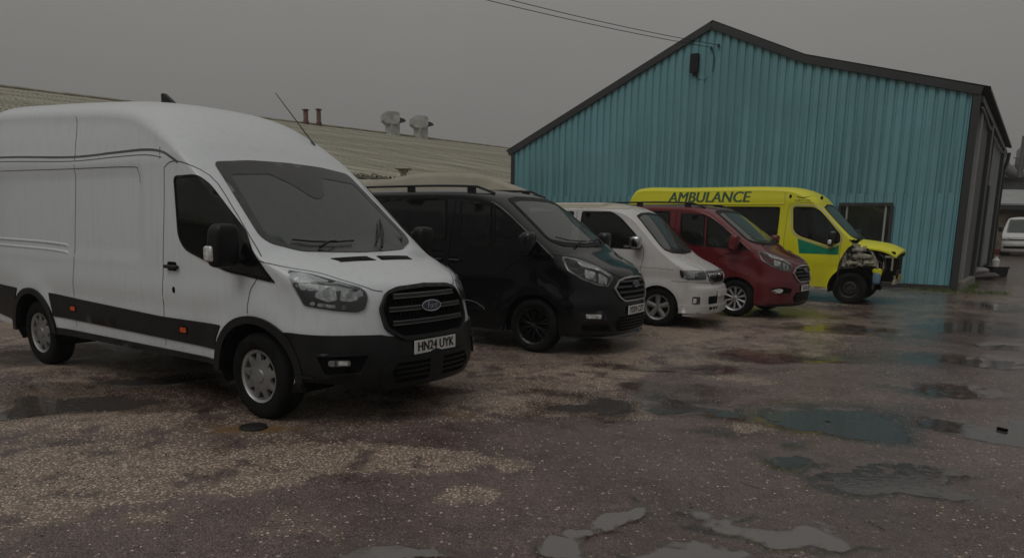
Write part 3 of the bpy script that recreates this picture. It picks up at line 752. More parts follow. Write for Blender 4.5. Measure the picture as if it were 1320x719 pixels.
    # grille
    G = rpoly([(-.76, .925), (-.68, 1.045), (-.52, 1.068), (0, 1.082), (.52, 1.068), (.68, 1.045), (.76, .925), (.70, .76), (.50, .668), (-.50, .668), (-.70, .76)], .04)
    g = patch(B, 'grille', 'C', G, M['gapd'], V, off=.004, thick=.02)
    patch(B, 'grille_frame', 'C', G, M['plastic'], g, off=.040, thick=.04, holes=[inset(G, .026)])
    for zz, e in ((1.005, .60), (.910, .66), (.805, .62)):
        segs = ((-e, e),) if zz != .910 else ((-e, -.17), (.17, e))
        for s0, s1 in segs:
            patch(B, 'grille_bar', 'C', rpoly([(s0, zz-.012), (s1, zz-.012), (s1, zz+.009), (s0, zz+.009)], .004), M['plastic'], g, off=.034, thick=.02)
            patch(B, 'grille_bar_edge', 'C', [(s0, zz+.011), (s1, zz+.011), (s1, zz+.0155), (s0, zz+.0155)], M['dsilver'], g, off=.037, thick=.006); patch(B, 'grille_bar_edge', 'C', [(s0, zz-.018), (s1, zz-.018), (s1, zz-.0145), (s0, zz-.0145)], M['dsilver'], g, off=.033, thick=.006)
    for k in range(-9, 10):
        t = k*.062
        for z0, z1 in ((.94, .99), (.84, .895)): patch(B, 'grille_mesh_rib', 'C', [(t-.006, z0), (t+.006, z0), (t+.006, z1), (t-.006, z1)], M['rubber'], g, off=.014, thick=.01)
    c, n = B.cast('C', 0, .915); n = Vector((1, 0, .25)).normalized(); up = Vector((-.25, 0, 1)).normalized(); Y = Vector((0, 1, 0))
    ov = lambda w, h, k=28: [(w*math.cos(t), h*math.sin(t)) for t in (2*math.pi*i/k for i in range(k))]
    bd = MB().extr(ov(.118, .048), c+n*.035, Y, up, n*.012).build('badge_rim', M['chrome'], g)
    MB().extr(ov(.106, .039), c+n*.047, Y, up, n*.004).build('badge_face', M['blue'], bd)
    lettering('badge_script', 'Ford', c+n*.0525, Y, up, M['script'], bd, .075, bold=.0, shear=.35, width=.13)
    plate(B, V, 'HN24 UYK', .605)
    # headlights
    outer = [(-1.585, 1.215), (-1.40, 1.185), (-1.16, 1.135), (-.95, 1.09), (-.885, 1.055), (-.865, 1.01), (-.89, .93), (-.955, .905), (-1.14, .92), (-1.40, .955), (-1.50, 1.10)]
    circ = lambda cx_, cz_, w_, h_, k=18: [(cx_+w_*math.cos(t), cz_+h_*math.sin(t)) for t in (2*math.pi*i/k for i in range(k))]
    headlamp(B, V, outer, [([(-1.30, 1.11), (-1.16, 1.09), (-1.13, 1.0), (-1.20, .985), (-1.31, 1.02)], 'lampwhite', .004), ([(-1.11, 1.08), (-.98, 1.055), (-.96, 1.0), (-1.02, .985), (-1.11, .995)], 'lampwhite', .004),
        (circ(-1.225, 1.05, .03, .026), 'silver', .008), (circ(-1.04, 1.03, .026, .02), 'silver', .008),
        (circ(-1.325, .972, .022, .015), 'lampwhite', .005), ([(-1.285, .978), (-1.14, .962), (-1.14, .938), (-1.285, .952)], 'lampwhite', .005), ([(-1.09, .965), (-1.06, .962), (-1.06, .925), (-1.09, .928)], 'dsilver', .005),
        ([(-1.36, 1.135), (-1.16, 1.118), (-.96, 1.078), (-.96, 1.07), (-1.16, 1.108), (-1.36, 1.122)], 'dsilver', .006)])
    # bonnet shut line and vents
    ribbon(B, 'bonnet_gap', 'C', smoothp([(-1.95, 1.30), (-1.62, 1.235), (-1.40, 1.20), (-1.16, 1.15), (-.93, 1.10), (-.80, 1.065), (-.70, 1.055)]), M['gap'], V, w=.009, off=.0015)
    ribbon(B, 'bonnet_gap', 'C', smoothp([(1.95, 1.30), (1.62, 1.235), (1.40, 1.20), (1.16, 1.15), (.93, 1.10), (.80, 1.065), (.70, 1.055)]), M['gap'], V, w=.009, off=.0015)
    for sg in (-1, 1):
        vt = [(.305, sg*.47), (.305, sg*.06), (.405, sg*.03), (.395, sg*.41)]
        v_ = patch(B, 'bonnet_vent', 'T', rpoly(vt, .015), M['gapd'], V, off=.003, thick=.01)
        for k in range(4): patch(B, 'vent_slat', 'T', [(.32+k*.022, sg*.435), (.32+k*.022, sg*.065), (.327+k*.022, sg*.065), (.327+k*.022, sg*.43)], M['plastic'], v_, off=.009, thick=.008)
    # seams, roof gutter lines
    door = [(-1.27, .48), (-1.262, .72), (-1.215, 1.25), (-1.195, 1.6), (-1.19, 1.98), (-1.16, 2.035), (-1.06, 2.07), (-.86, 2.045), (-.66, 1.95), (-.36, 1.70), (-.06, 1.44), (.09, 1.31)]
    seams(B, V, [smoothp(door, 3), smoothp([(.05, 1.14), (-.02, 1.05), (-.04, .95), (-.045, .86)], 3), smoothp([(-2.88, .50), (-2.87, .8), (-2.80, 1.2), (-2.76, 1.8), (-2.74, 2.2), (-2.75, 2.45), (-2.78, 2.56)], 3),
                 [(-1.25, 2.10), (-1.265, 2.20)]])
    for k in 'RL':
        ribbon(B, 'roof_gutter', k, smoothp([(-4.84, 2.235), (-4.0, 2.215), (-2.8, 2.17), (-2.0, 2.18), (-1.5, 2.185), (-1.2, 2.15), (-.98, 2.06)], 5), M['gap'], V, w=.022, off=.002)
        ribbon(B, 'roof_gutter', k, smoothp([(-4.84, 2.19), (-4.0, 2.17), (-2.8, 2.13), (-2.0, 2.14), (-1.5, 2.14), (-1.22, 2.11)], 5), M['gap'], V, w=.008, off=.002)
        ribbon(B, 'panel_crease', k, smoothp([(-4.8, 2.085), (-3.0, 2.06), (-1.75, 2.045), (-1.62, 2.01), (-1.58, 1.9)], 4), M['gap'], V, w=.007, off=.0015)
        for z0 in (1.33, 1.26):
            ribbon(B, 'pressed_bead', k, smoothp([(-4.8, z0+.02), (-3.6, z0+.01), (-3.0, z0-.01), (-2.94, z0-.03)], 4), M['white'], V, w=.03, off=.0, prof=.008)
    handle(B, V, -1.07, 1.185)
    patch(B, 'door_lock', 'R', [(-1.065+.02*math.cos(t), .985+.028*math.sin(t)) for t in np.linspace(0, 2*math.pi, 13)[:-1]], M['gapd'], V, off=.004, thick=.006, step=.03)
    mirror_part(V, (-.12, -1.155, 1.39), (.17, .21, .34), 'plastic', ind=(-.035, -.005, -.06, .105, .12), arm=.24)
    mirror_part(V, (-.12, 1.155, 1.39), (.17, .21, .34), 'plastic', sg=1)
    wiper(B, V, [(-.62, 1.42), (-.45, 1.405), (-.2, 1.40), (.02, 1.41)], (-.42, 1.36))
    wiper(B, V, [(.30, 1.40), (.42, 1.46), (.55, 1.56), (.60, 1.60)], (.28, 1.35))
    # aerials on the roof
    p, n = B.cast('T', -2.60, -.02)
    MB().extr([(-.10, 0), (.16, 0), (.04, .08), (-.06, .14), (-.10, .135)], (p.x, p.y-.02, p.z-.005), (1, 0, 0), (0, 0, 1), (0, .04, 0)).build('roof_fin_aerial', M['plastic'], V)
    p, n = B.cast('T', -1.14, .66)
    m = MB().tube([p, p+Vector((-.05, -.008, .06)), p+Vector((-.48, -.08, .54))], [.014, .007, .004], 6); m.build('whip_aerial', M['plastic'], V)
    for ax in (0, -3.75):
        for sg in (-1, 1): wheel(V, ax, sg*.875, .352, .225, .212, 'cover', M['silver'])
    for sg in (-1, 1): MB().box((-4.90, sg*.9, 1.35), (.03, .14, .75), bev=.01).build('tail_light', M['red'], V)
    MB().box((-4.98, 0, .55), (.14, 1.9, .26), bev=.03).build('rear_bumper', M['plastic'], V)
    # steps and exhaust seen under the sill
    MB().tube([(-.75, -.80, .33), (-.45, -.84, .31)], .02, 8).build('sill_step_bracket', M['chrome'], V)
    m = MB(); m.tube([(-3.2, -.35, .34), (-2.4, -.5, .33), (-1.0, -.45, .34)], .035, 8); m.box((-2.6, -.55, .36), (.5, .3, .14), bev=.03); m.build('exhaust', M['steel'], V)
    return V
# ------------------------------------------------------------------ mid-size vans (two of the same kind)
def build_custom(pose, mat, label, txt, sport):
    B = BODY['custom']; x, y, a = POSE[pose]; V = empty('camper_van' if sport else 'passenger_van', (x, y, 0), a)
    tag(V, label, 'van')
    P = M[mat]; gap = 'gapd'
    fw = [(-1.215, 1.915, .05), (-.70, 1.875, .02), (-.665, 1.295, .02), (-.80, 1.295, .1), (-.95, 1.315, .12), (-1.17, 1.44, .1)]
    qw = [(-.665, 1.862, .03), (-.44, 1.742, .1), (-.21, 1.575, .1), (.10, 1.335, .05), (.215, 1.232, .01), (-.58, 1.285, .02), (-.625, 1.29, .02)]
    sw = [(-2.62, 1.93, .06), (-1.44, 1.945, .05), (-1.395, 1.375, .05), (-2.62, 1.375, .05)]
    rw = [(-3.62, 1.90, .08), (-2.76, 1.925, .05), (-2.76, 1.375, .05), (-3.68, 1.40, .08)]
    screen = [(-.60, 1.345), (0, 1.325), (.60, 1.345), (.745, 1.40), (.77, 1.46), (.64, 1.94), (.4, 1.975), (0, 1.985), (-.4, 1.975), (-.64, 1.94), (-.77, 1.46), (-.745, 1.40)]
    holes = [inset(rpoly(w, .05), .02) for w in (fw, qw, sw, rw)]
    shell(B, V, 'body', P, holes, screen)
    arch_liner(V, B.arches, B.W)
    MB().box((-1.5, 0, .34), (4.0, 1.6, .06)).build('underbody', M['dark'], V)
    glazed(B, V, 'front_window', fw, glass='side'); glazed(B, V, 'quarter_window', qw, glass='side')
    glazed(B, V, 'side_window', sw, glass='privacy'); glazed(B, V, 'rear_side_window', rw, glass='privacy')
    S_ = rpoly(screen, .05); hole = inset(S_, .05)
    fr = patch(B, 'windscreen_surround', 'F', S_, M['frame'], V, off=.007, thick=.02, holes=[hole], step=.07)
    patch(B, 'windscreen', 'F', inset(S_, .016), M['screen'], fr, off=.003, thick=.003, step=.09)
    cabin(V, .08, 1.22, -.78, .80, seatmat='seat', zfloor=.62, ztop=1.50)
    if sport:   # pale covers on the seats behind the front window
        for yy in (-.42, .42): MB().box((-1.02, yy, 1.56), (.16, .30, .30), bev=.07).build('headrest_cover', M['seatlight'], V)
    # shut lines
    seams(B, V, [smoothp([(-1.36, .36), (-1.345, .8), (-1.32, 1.3), (-1.30, 1.75), (-1.29, 1.93)], 3), smoothp([(.10, 1.22), (-.10, 1.18), (-.30, 1.12), (-.42, 1.0), (-.445, .85), (-.45, .70), (-.55, .55), (-.56, .36)], 4),
                 smoothp([(-2.68, .36), (-2.66, 1.0), (-2.68, 1.92)], 3)], 'gapd')
    for k in 'RL': ribbon(B, 'slider_rail', k, [(-3.75, 1.22), (-2.7, 1.235), (-1.4, 1.245)], M['gapd'], V, w=.02, off=.002)
    for sg in (1, -1):
        ribbon(B, 'bonnet_gap', 'C', smoothp([(sg*-1.75, 1.255), (sg*-1.50, 1.215), (sg*-1.2, 1.165), (sg*-.95, 1.09), (sg*-.72, 1.02), (sg*-.55, .975), (sg*-.40, .965)]), M['gapd'], V, w=.009, off=.0015)
    # headlights
    outer = [(-1.60, 1.225), (-1.45, 1.195), (-1.22, 1.14), (-1.02, 1.10), (-.76, 1.005), (-.745, .96), (-.86, .865), (-1.04, .885), (-1.27, .958), (-1.46, 1.06)]
    headlamp(B, V, outer, [([(-1.40, 1.165), (-1.22, 1.125), (-1.02, 1.085), (-.80, 1.0), (-.80, .975), (-1.0, 1.055), (-1.30, 1.105)], 'lampwhite', .006),
        ([(-1.24, 1.075), (-1.08, 1.04), (-1.06, .93), (-1.22, .975)], 'lampwhite', .003), ([(-1.02, 1.03), (-.86, .97), (-.88, .89), (-1.02, .91)], 'lampwhite', .003),
        ([(-1.19, 1.035), (-1.12, 1.02), (-1.11, .97), (-1.18, .985)], 'chrome', .007), ([(-.98, .99), (-.91, .96), (-.92, .92), (-.98, .93)], 'chrome', .007)], rim='silver')
    # grille
    G = rpoly([(-.74, .84), (-.60, .94), (-.40, .965), (0, .972), (.40, .965), (.60, .94), (.74, .84), (.62, .72), (.48, .665), (-.48, .665), (-.62, .72)], .03)
    g = patch(B, 'grille', 'C', G, M['gapd'], V, off=.004, thick=.02)
    patch(B, 'grille_frame', 'C', G, M['silver'], g, off=.026, thick=.03, holes=[inset(G, .020)])
    for zz, e in ((.915, .56), (.85, .66), (.785, .62), (.72, .50)):
        for s0, s1 in (((-e, e),) if zz != .85 else ((-e, -.15), (.15, e))):
            patch(B, 'grille_bar', 'C', rpoly([(s0, zz-.012), (s1, zz-.012), (s1, zz+.012), (s0, zz+.012)], .005), M['dash'], g, off=.026, thick=.015)
    c, n = B.cast('C', 0, .875); n = Vector((1, 0, .2)).normalized(); up = Vector((-.2, 0, 1)).normalized(); Y = Vector((0, 1, 0))
    ov = lambda w, h, k=24: [(w*math.cos(t), h*math.sin(t)) for t in (2*math.pi*i/k for i in range(k))]
    bd = MB().extr(ov(.10, .042), c+n*.03, Y, up, n*.012).build('badge_rim', M['chrome'], g)
    MB().extr(ov(.09, .034), c+n*.042, Y, up, n*.004).build('badge_face', M['blue'], bd)
    lettering('badge_script', 'Ford', c+n*.0475, Y, up, M['script'], bd, .055, shear=.35, width=.11)
    plate(B, V, txt, .555)
    # bumper: lower intake, fog pockets
    li = patch(B, 'lower_intake', 'C', rpoly([(-.62, .30), (.62, .30), (.70, .40), (.60, .485), (-.60, .485), (-.70, .40)], .03), M['gapd'], V, off=.003, thick=.01)
    for zz in (.33, .37, .41, .45): patch(B, 'intake_bar', 'C', [(-.60, zz-.007), (.60, zz-.007), (.60, zz+.007), (-.60, zz+.007)], M['plastic'], li, off=.012, thick=.012)
    for sg in (1, -1):
        fl = lambda Q: [(p*sg, q) for p, q in Q]
        if sport:
            pk = rpoly([(-1.28, .565), (-.90, .575), (-.84, .44), (-1.22, .43)], .03)
            f_ = patch(B, 'fog_lamp', 'C', fl(pk), M['gloss'], V, off=.003, thick=.01)
            patch(B, 'fog_lamp_glass', 'C', fl(rpoly([(-1.19, .535), (-.965, .53), (-.975, .475), (-1.18, .485)], .015)), M['lampwhite'], f_, off=.012, thick=.01)
            patch(B, 'bumper_slot', 'C', fl(rpoly([(-1.25, .40), (-.82, .39), (-.78, .31), (-1.22, .33)], .03)), M['gapd'], f_, off=.003, thick=.01)
        else:
            pk = rpoly([(-1.30, .575), (-1.0, .605), (-.76, .56), (-.80, .47), (-1.10, .455)], .04)
            f_ = patch(B, 'fog_lamp', 'C', fl(pk), M['gapd'], V, off=.003, thick=.01)
            patch(B, 'fog_lamp_glass', 'C', fl(rpoly([(-1.25, .53), (-1.08, .565), (-1.0, .54), (-1.03, .49), (-1.16, .475)], .03)), M['lampwhite'], f_, off=.012, thick=.01)
            patch(B, 'fog_lamp_trim', 'C', fl(pk), P, f_, off=.018, thick=.02, holes=[fl(inset(pk, .014))])
    if sport:
        patch(B, 'splitter', 'C', rpoly([(-1.50, .225), (-.9, .215), (0, .21), (.9, .215), (1.50, .225), (1.50, .265), (.9, .25), (0, .245), (-.9, .25), (-1.50, .265)], .01), M['gloss'], V, off=.04, thick=.06)
        for k in 'RL':
            patch(B, 'side_skirt', k, rpoly([(-2.50, .25), (-.42, .25), (-.40, .33), (-2.52, .35)], .02), P, V, off=.03, thick=.05, step=.15)
            ribbon(B, 'door_crease', k, smoothp([(-2.2, .60), (-1.3, .605), (-.95, .60), (-.78, .54), (-.74, .50)], 4), M['silver'], V, w=.008, off=.003)
    else:
        patch(B, 'lower_valance', 'C', rpoly([(-1.50, .24), (0, .225), (1.50, .24), (1.50, .275), (.8, .28), (0, .275), (-.8, .28), (-1.50, .275)], .01), M['plastic'], V, off=.008, thick=.03)
        for k in 'RL': patch(B, 'side_moulding', k, rpoly([(-2.45, .46), (-.50, .46), (-.50, .54), (-2.45, .54)], .02), P, V, off=.012, thick=.02, step=.15)
    handle(B, V, -1.22, 1.13, 'gloss' if sport else mat, w=.18); handle(B, V, -1.52, 1.13, 'gloss' if sport else mat, w=.18)
    mm_ = mirror_part(V, (-.02, -1.10, 1.37), (.17, .20, .30), 'gloss' if sport else mat, ind=(.0, -.0, -.05, .06, .04) if False else None)
    mirror_part(V, (-.02, 1.10, 1.37), (.17, .20, .30), 'gloss' if sport else mat, sg=1)
    wiper(B, V, [(-.62, 1.44), (-.40, 1.40), (-.1, 1.385), (.05, 1.385)], (-.35, 1.34)); wiper(B, V, [(.12, 1.385), (.35, 1.395), (.60, 1.43)], (.42, 1.35))
    # roof rails
    for sg in (-1, 1):
        m = MB(); zt = 2.155
        pr = []
        for xx in np.linspace(-3.4, -1.05, 12):
            p, n = B.cast('T', float(xx), sg*.70); pr.append(p+Vector((0, 0, .068)))
        f0, _ = B.cast('T', -.80, sg*.66); r0, _ = B.cast('T', -3.6, sg*.68)
        m.tube([r0]+pr+[f0+Vector((0, 0, .01))], .017, 7)
        for xx in (-3.3, -2.2, -1.15):
            p, n = B.cast('T', xx, sg*.70); m.box((p.x, p.y, p.z+.015), (.14, .035, .08), bev=.01)
        m.build('roof_rail', M['gloss'], V)
    for ax in (0, -2.933):
        for sg in (-1, 1): wheel(V, ax, sg*.85, .345, .225, .235 if sport else .222, 'black10' if sport else 'ten', M['silver'])
    for sg in (-1, 1): MB().box((-3.86, sg*.82, 1.2), (.06, .14, .7), bev=.02).build('tail_light', M['red'], V)
    if not sport:   # papers on the dashboard
        MB().box((.20, -.15, 1.27), (.2, .3, .02)).build('paper_on_dashboard', M['seatlight'], V)
    return V
# ------------------------------------------------------------------ small white people carrier with raised cream roof
def build_bongo():
    B = BODY['bongo']; x, y, a = POSE['bongo']; V = empty('camper_minivan', (x, y, 0), a)
    tag(V, 'small white camper minivan with cream pop-up roof between black and red vans', 'van')
    P = M['white2']
    fw = [(-1.45, 1.87, .04), (-.90, 1.865, .05), (-.73, 1.775, .1), (-.42, 1.49, .12), (-.345, 1.36, .05), (-.345, 1.255, .04), (-1.48, 1.275, .04)]
    sw = [(-2.45, 1.86, .05), (-1.60, 1.87, .04), (-1.62, 1.285, .04), (-2.45, 1.29, .05)]
    rw = [(-3.42, 1.83, .06), (-2.55, 1.86, .04), (-2.55, 1.29, .04), (-3.48, 1.30, .06)]
    screen = [(-.55, 1.20), (0, 1.175), (.55, 1.20), (.72, 1.25), (.735, 1.30), (.645, 1.80), (.4, 1.85), (0, 1.87), (-.4, 1.85), (-.645, 1.80), (-.735, 1.30), (-.72, 1.25)]
    shell(B, V, 'body', P, [inset(rpoly(w, .05), .02) for w in (fw, sw, rw)], screen)
    arch_liner(V, B.arches, B.W, .45)
    MB().box((-1.5, 0, .30), (3.7, 1.4, .06)).build('underbody', M['dark'], V)
    glazed(B, V, 'front_window', fw, glass='side'); glazed(B, V, 'side_window', sw, glass='privacy'); glazed(B, V, 'rear_side_window', rw, glass='privacy')
    S_ = rpoly(screen, .05)
    fr = patch(B, 'windscreen_surround', 'F', S_, M['frame'], V, off=.007, thick=.02, holes=[inset(S_, .03)], step=.07)
    patch(B, 'windscreen', 'F', inset(S_, .016), M['screen'], fr, off=.003, thick=.003, step=.09)
    cabin(V, -.05, 1.10, -.85, .70, zfloor=.6, ztop=1.42)
    # pop-up roof lid in cream, and the cream painted front of the roof
    fp = []
    lid = [(-3.35, -.66), (-1.15, -.68), (-1.07, -.62), (-1.05, 0), (-1.07, .62), (-1.15, .68), (-3.35, .66)]
    patch(B, 'roof_cap', 'T', rpoly([(-3.50, -.69), (-1.2, -.715), (-.92, -.705), (-.70, -.62), (-.64, 0), (-.70, .62), (-.92, .705), (-1.2, .715), (-3.50, .69)], .05), M['cream'], V, off=.006, thick=.01)
    m = MB(); n = 9
    v = []; f = []
    ring = rpoly(lid, .08)
    for (o_, z_) in ((.0, -.02), (.0, .035), (.02, .052), (.06, .060), (.3, .066)):
        for q in inset(ring, o_) if o_ else ring:
            p, nn = B.cast('T', max(-3.5, q[0]), q[1]*.98); v.append((q[0], q[1], p.z*.3+2.0*.7-.03+z_+.0))
    k = len(ring)
    for i in range(4):
        for j in range(k): f.append((i*k+j, i*k+(j+1) % k, (i+1)*k+(j+1) % k, (i+1)*k+j))
    f.append(tuple(4*k+j for j in range(k)))
    mesh_obj('pop_up_roof', v, f, M['cream'], V, auto=50)
    seams(B, V, [smoothp([(-1.54, .36), (-1.55, 1.0), (-1.54, 1.86)], 3), smoothp([(-.30, 1.30), (-.27, 1.2), (-.30, .95), (-.36, .72)], 3), smoothp([(-2.5, .36), (-2.5, 1.86)], 3)], 'gap')
    for k in 'RL':
        ribbon(B, 'waist_crease', k, smoothp([(-3.5, 1.0), (-1.6, .985), (-.2, .965), (.25, .94)], 4), M['gap'], V, w=.006, off=.001)
        for ax in (0, -2.92):
            po = [(ax+.40*math.cos(t), .33+.40*math.sin(t)) for t in np.linspace(.0, math.pi, 20)]; pi_ = [(ax+.355*math.cos(t), .33+.355*math.sin(t)) for t in np.linspace(math.pi, 0, 20)]
            patch(B, 'wheel_arch_lip', k, po+pi_, P, V, off=.012, thick=.03, step=.08)
    for sg in (1, -1):
        ribbon(B, 'bonnet_gap', 'C', smoothp([(sg*-1.5, 1.04), (sg*-1.3, 1.0), (sg*-1.05, .95)]), M['gap'], V, w=.009, off=.0015)
        ribbon(B, 'bumper_gap', 'C', smoothp([(sg*-1.72, .76), (sg*-1.3, .755), (sg*-.9, .735), (sg*-.6, .70)]), M['gap'], V, w=.008, off=.0015)
    outer = [(-1.58, .945), (-1.03, .93), (-.98, .88), (-1.0, .795), (-1.40, .795), (-1.55, .83)]
    headlamp(B, V, outer, [([(-1.50, .925), (-1.28, .92), (-1.28, .815), (-1.42, .815), (-1.50, .845)], 'lampwhite', .004), ([(-1.22, .915), (-1.04, .91), (-1.03, .82), (-1.22, .815)], 'dsilver', .004)])
    G = rpoly([(-1.0, .925), (-.4, .915), (.4, .915), (1.0, .925), (.86, .77), (.6, .72), (-.6, .72), (-.86, .77)], .03)
    g = patch(B, 'grille', 'C', G, M['gapd'], V, off=.004, thick=.02)
    patch(B, 'grille_frame', 'C', G, M['dsilver'], g, off=.022, thick=.03, holes=[inset(G, .02)])
    for zz in (.90, .86, .82, .78): patch(B, 'grille_bar', 'C', [(-.82, zz-.005), (.82, zz-.005), (.82, zz+.005), (-.82, zz+.005)], M['gloss'], g, off=.014, thick=.01)
    c, n = B.cast('C', 0, .85); ov = [(.05*math.cos(t), .045*math.sin(t)) for t in np.linspace(0, 2*math.pi, 25)[:-1]]; oi = [(.8*p, .8*q) for p, q in ov]
    bd = MB().extr(ov, c+Vector((.02, 0, 0)), (0, 1, 0), (0, 0, 1), (.012, 0, 0)).build('badge', M['chrome'], g)
    MB().extr(oi, c+Vector((.0325, 0, 0)), (0, 1, 0), (0, 0, 1), (.002, 0, 0)).build('badge_field', M['gloss'], bd)
    MB().tube([c+Vector((.036, -.038, .02)), c+Vector((.037, -.012, .012)), c+Vector((.037, 0, -.012)), c+Vector((.037, .012, .012)), c+Vector((.036, .038, .02))], .004, 5).build('badge_wings', M['chrome'], bd)
    for sg in (1, -1):
        fl = lambda Q: [(p*sg, q) for p, q in Q]
        patch(B, 'fog_lamp', 'C', fl(rpoly([(-1.30, .525), (-1.14, .525), (-1.14, .405), (-1.30, .405)], .03)), M['lampdark'], V, off=.006, thick=.01)
        patch(B, 'fog_lamp_glass', 'C', fl(rpoly([(-1.285, .50), (-1.22, .50), (-1.22, .42), (-1.285, .42)], .02)), M['lampwhite'], V, off=.010, thick=.01)
        patch(B, 'bumper_intake', 'C', fl(rpoly([(-.92, .525), (-.48, .525), (-.48, .40), (-.92, .40)], .03)), M['gapd'], V, off=.004, thick=.01)
        for s0 in (-.90, -.74, -.58): patch(B, 'lower_slot', 'C', fl(rpoly([(s0, .345), (s0+.12, .345), (s0+.12, .31), (s0, .31)], .01)), M['gapd'], V, off=.012, thick=.01)
        patch(B, 'bumper_spoiler', 'C', fl(rpoly([(-1.55, .385), (-1.0, .375), (-.45, .37), (0, .37), (0, .252), (-1.0, .254), (-1.55, .262)], .02)), P, V, off=.022, thick=.05, holes=[fl([(s0-.01, .355), (s0+.13, .355), (s0+.13, .30), (s0-.01, .30)]) for s0 in (-.90, -.74, -.58)])
    MB().box((.85, 0, .56), (.012, .52, .11), bev=.004).build('number_plate', M['plate'], V)
    for sg in (-1, 1):
        v, f = ellipsoid((-.36, sg*.97, 1.37), (.16, .17, .20), 4, 16, 10); o = mesh_obj('door_mirror', v, f, M['chrome'], V, smooth=True)
        MB().box((-.36, sg*.86, 1.31), (.1, .14, .1), bev=.03).build('mirror_arm', M['plastic'], o)
        MB().box((-.445, sg*.97, 1.37), (.012, .14, .16), bev=.03).build('mirror_glass', M['chrome'], o)
    wiper(B, V, [(-.5, 1.27), (-.2, 1.235), (.1, 1.235)], (-.2, 1.18))
    for ax in (0, -2.92):
        for sg in (-1, 1): wheel(V, ax, sg*.73, .325, .20, .205, 'five', M['dsilver'])
    handle(B, V, -1.25, 1.10, 'white2', w=.17)
    for sg in (-1, 1): MB().box((-3.64, sg*.7, 1.1), (.05, .12, .5), bev=.02).build('tail_light', M['red'], V)
    return V
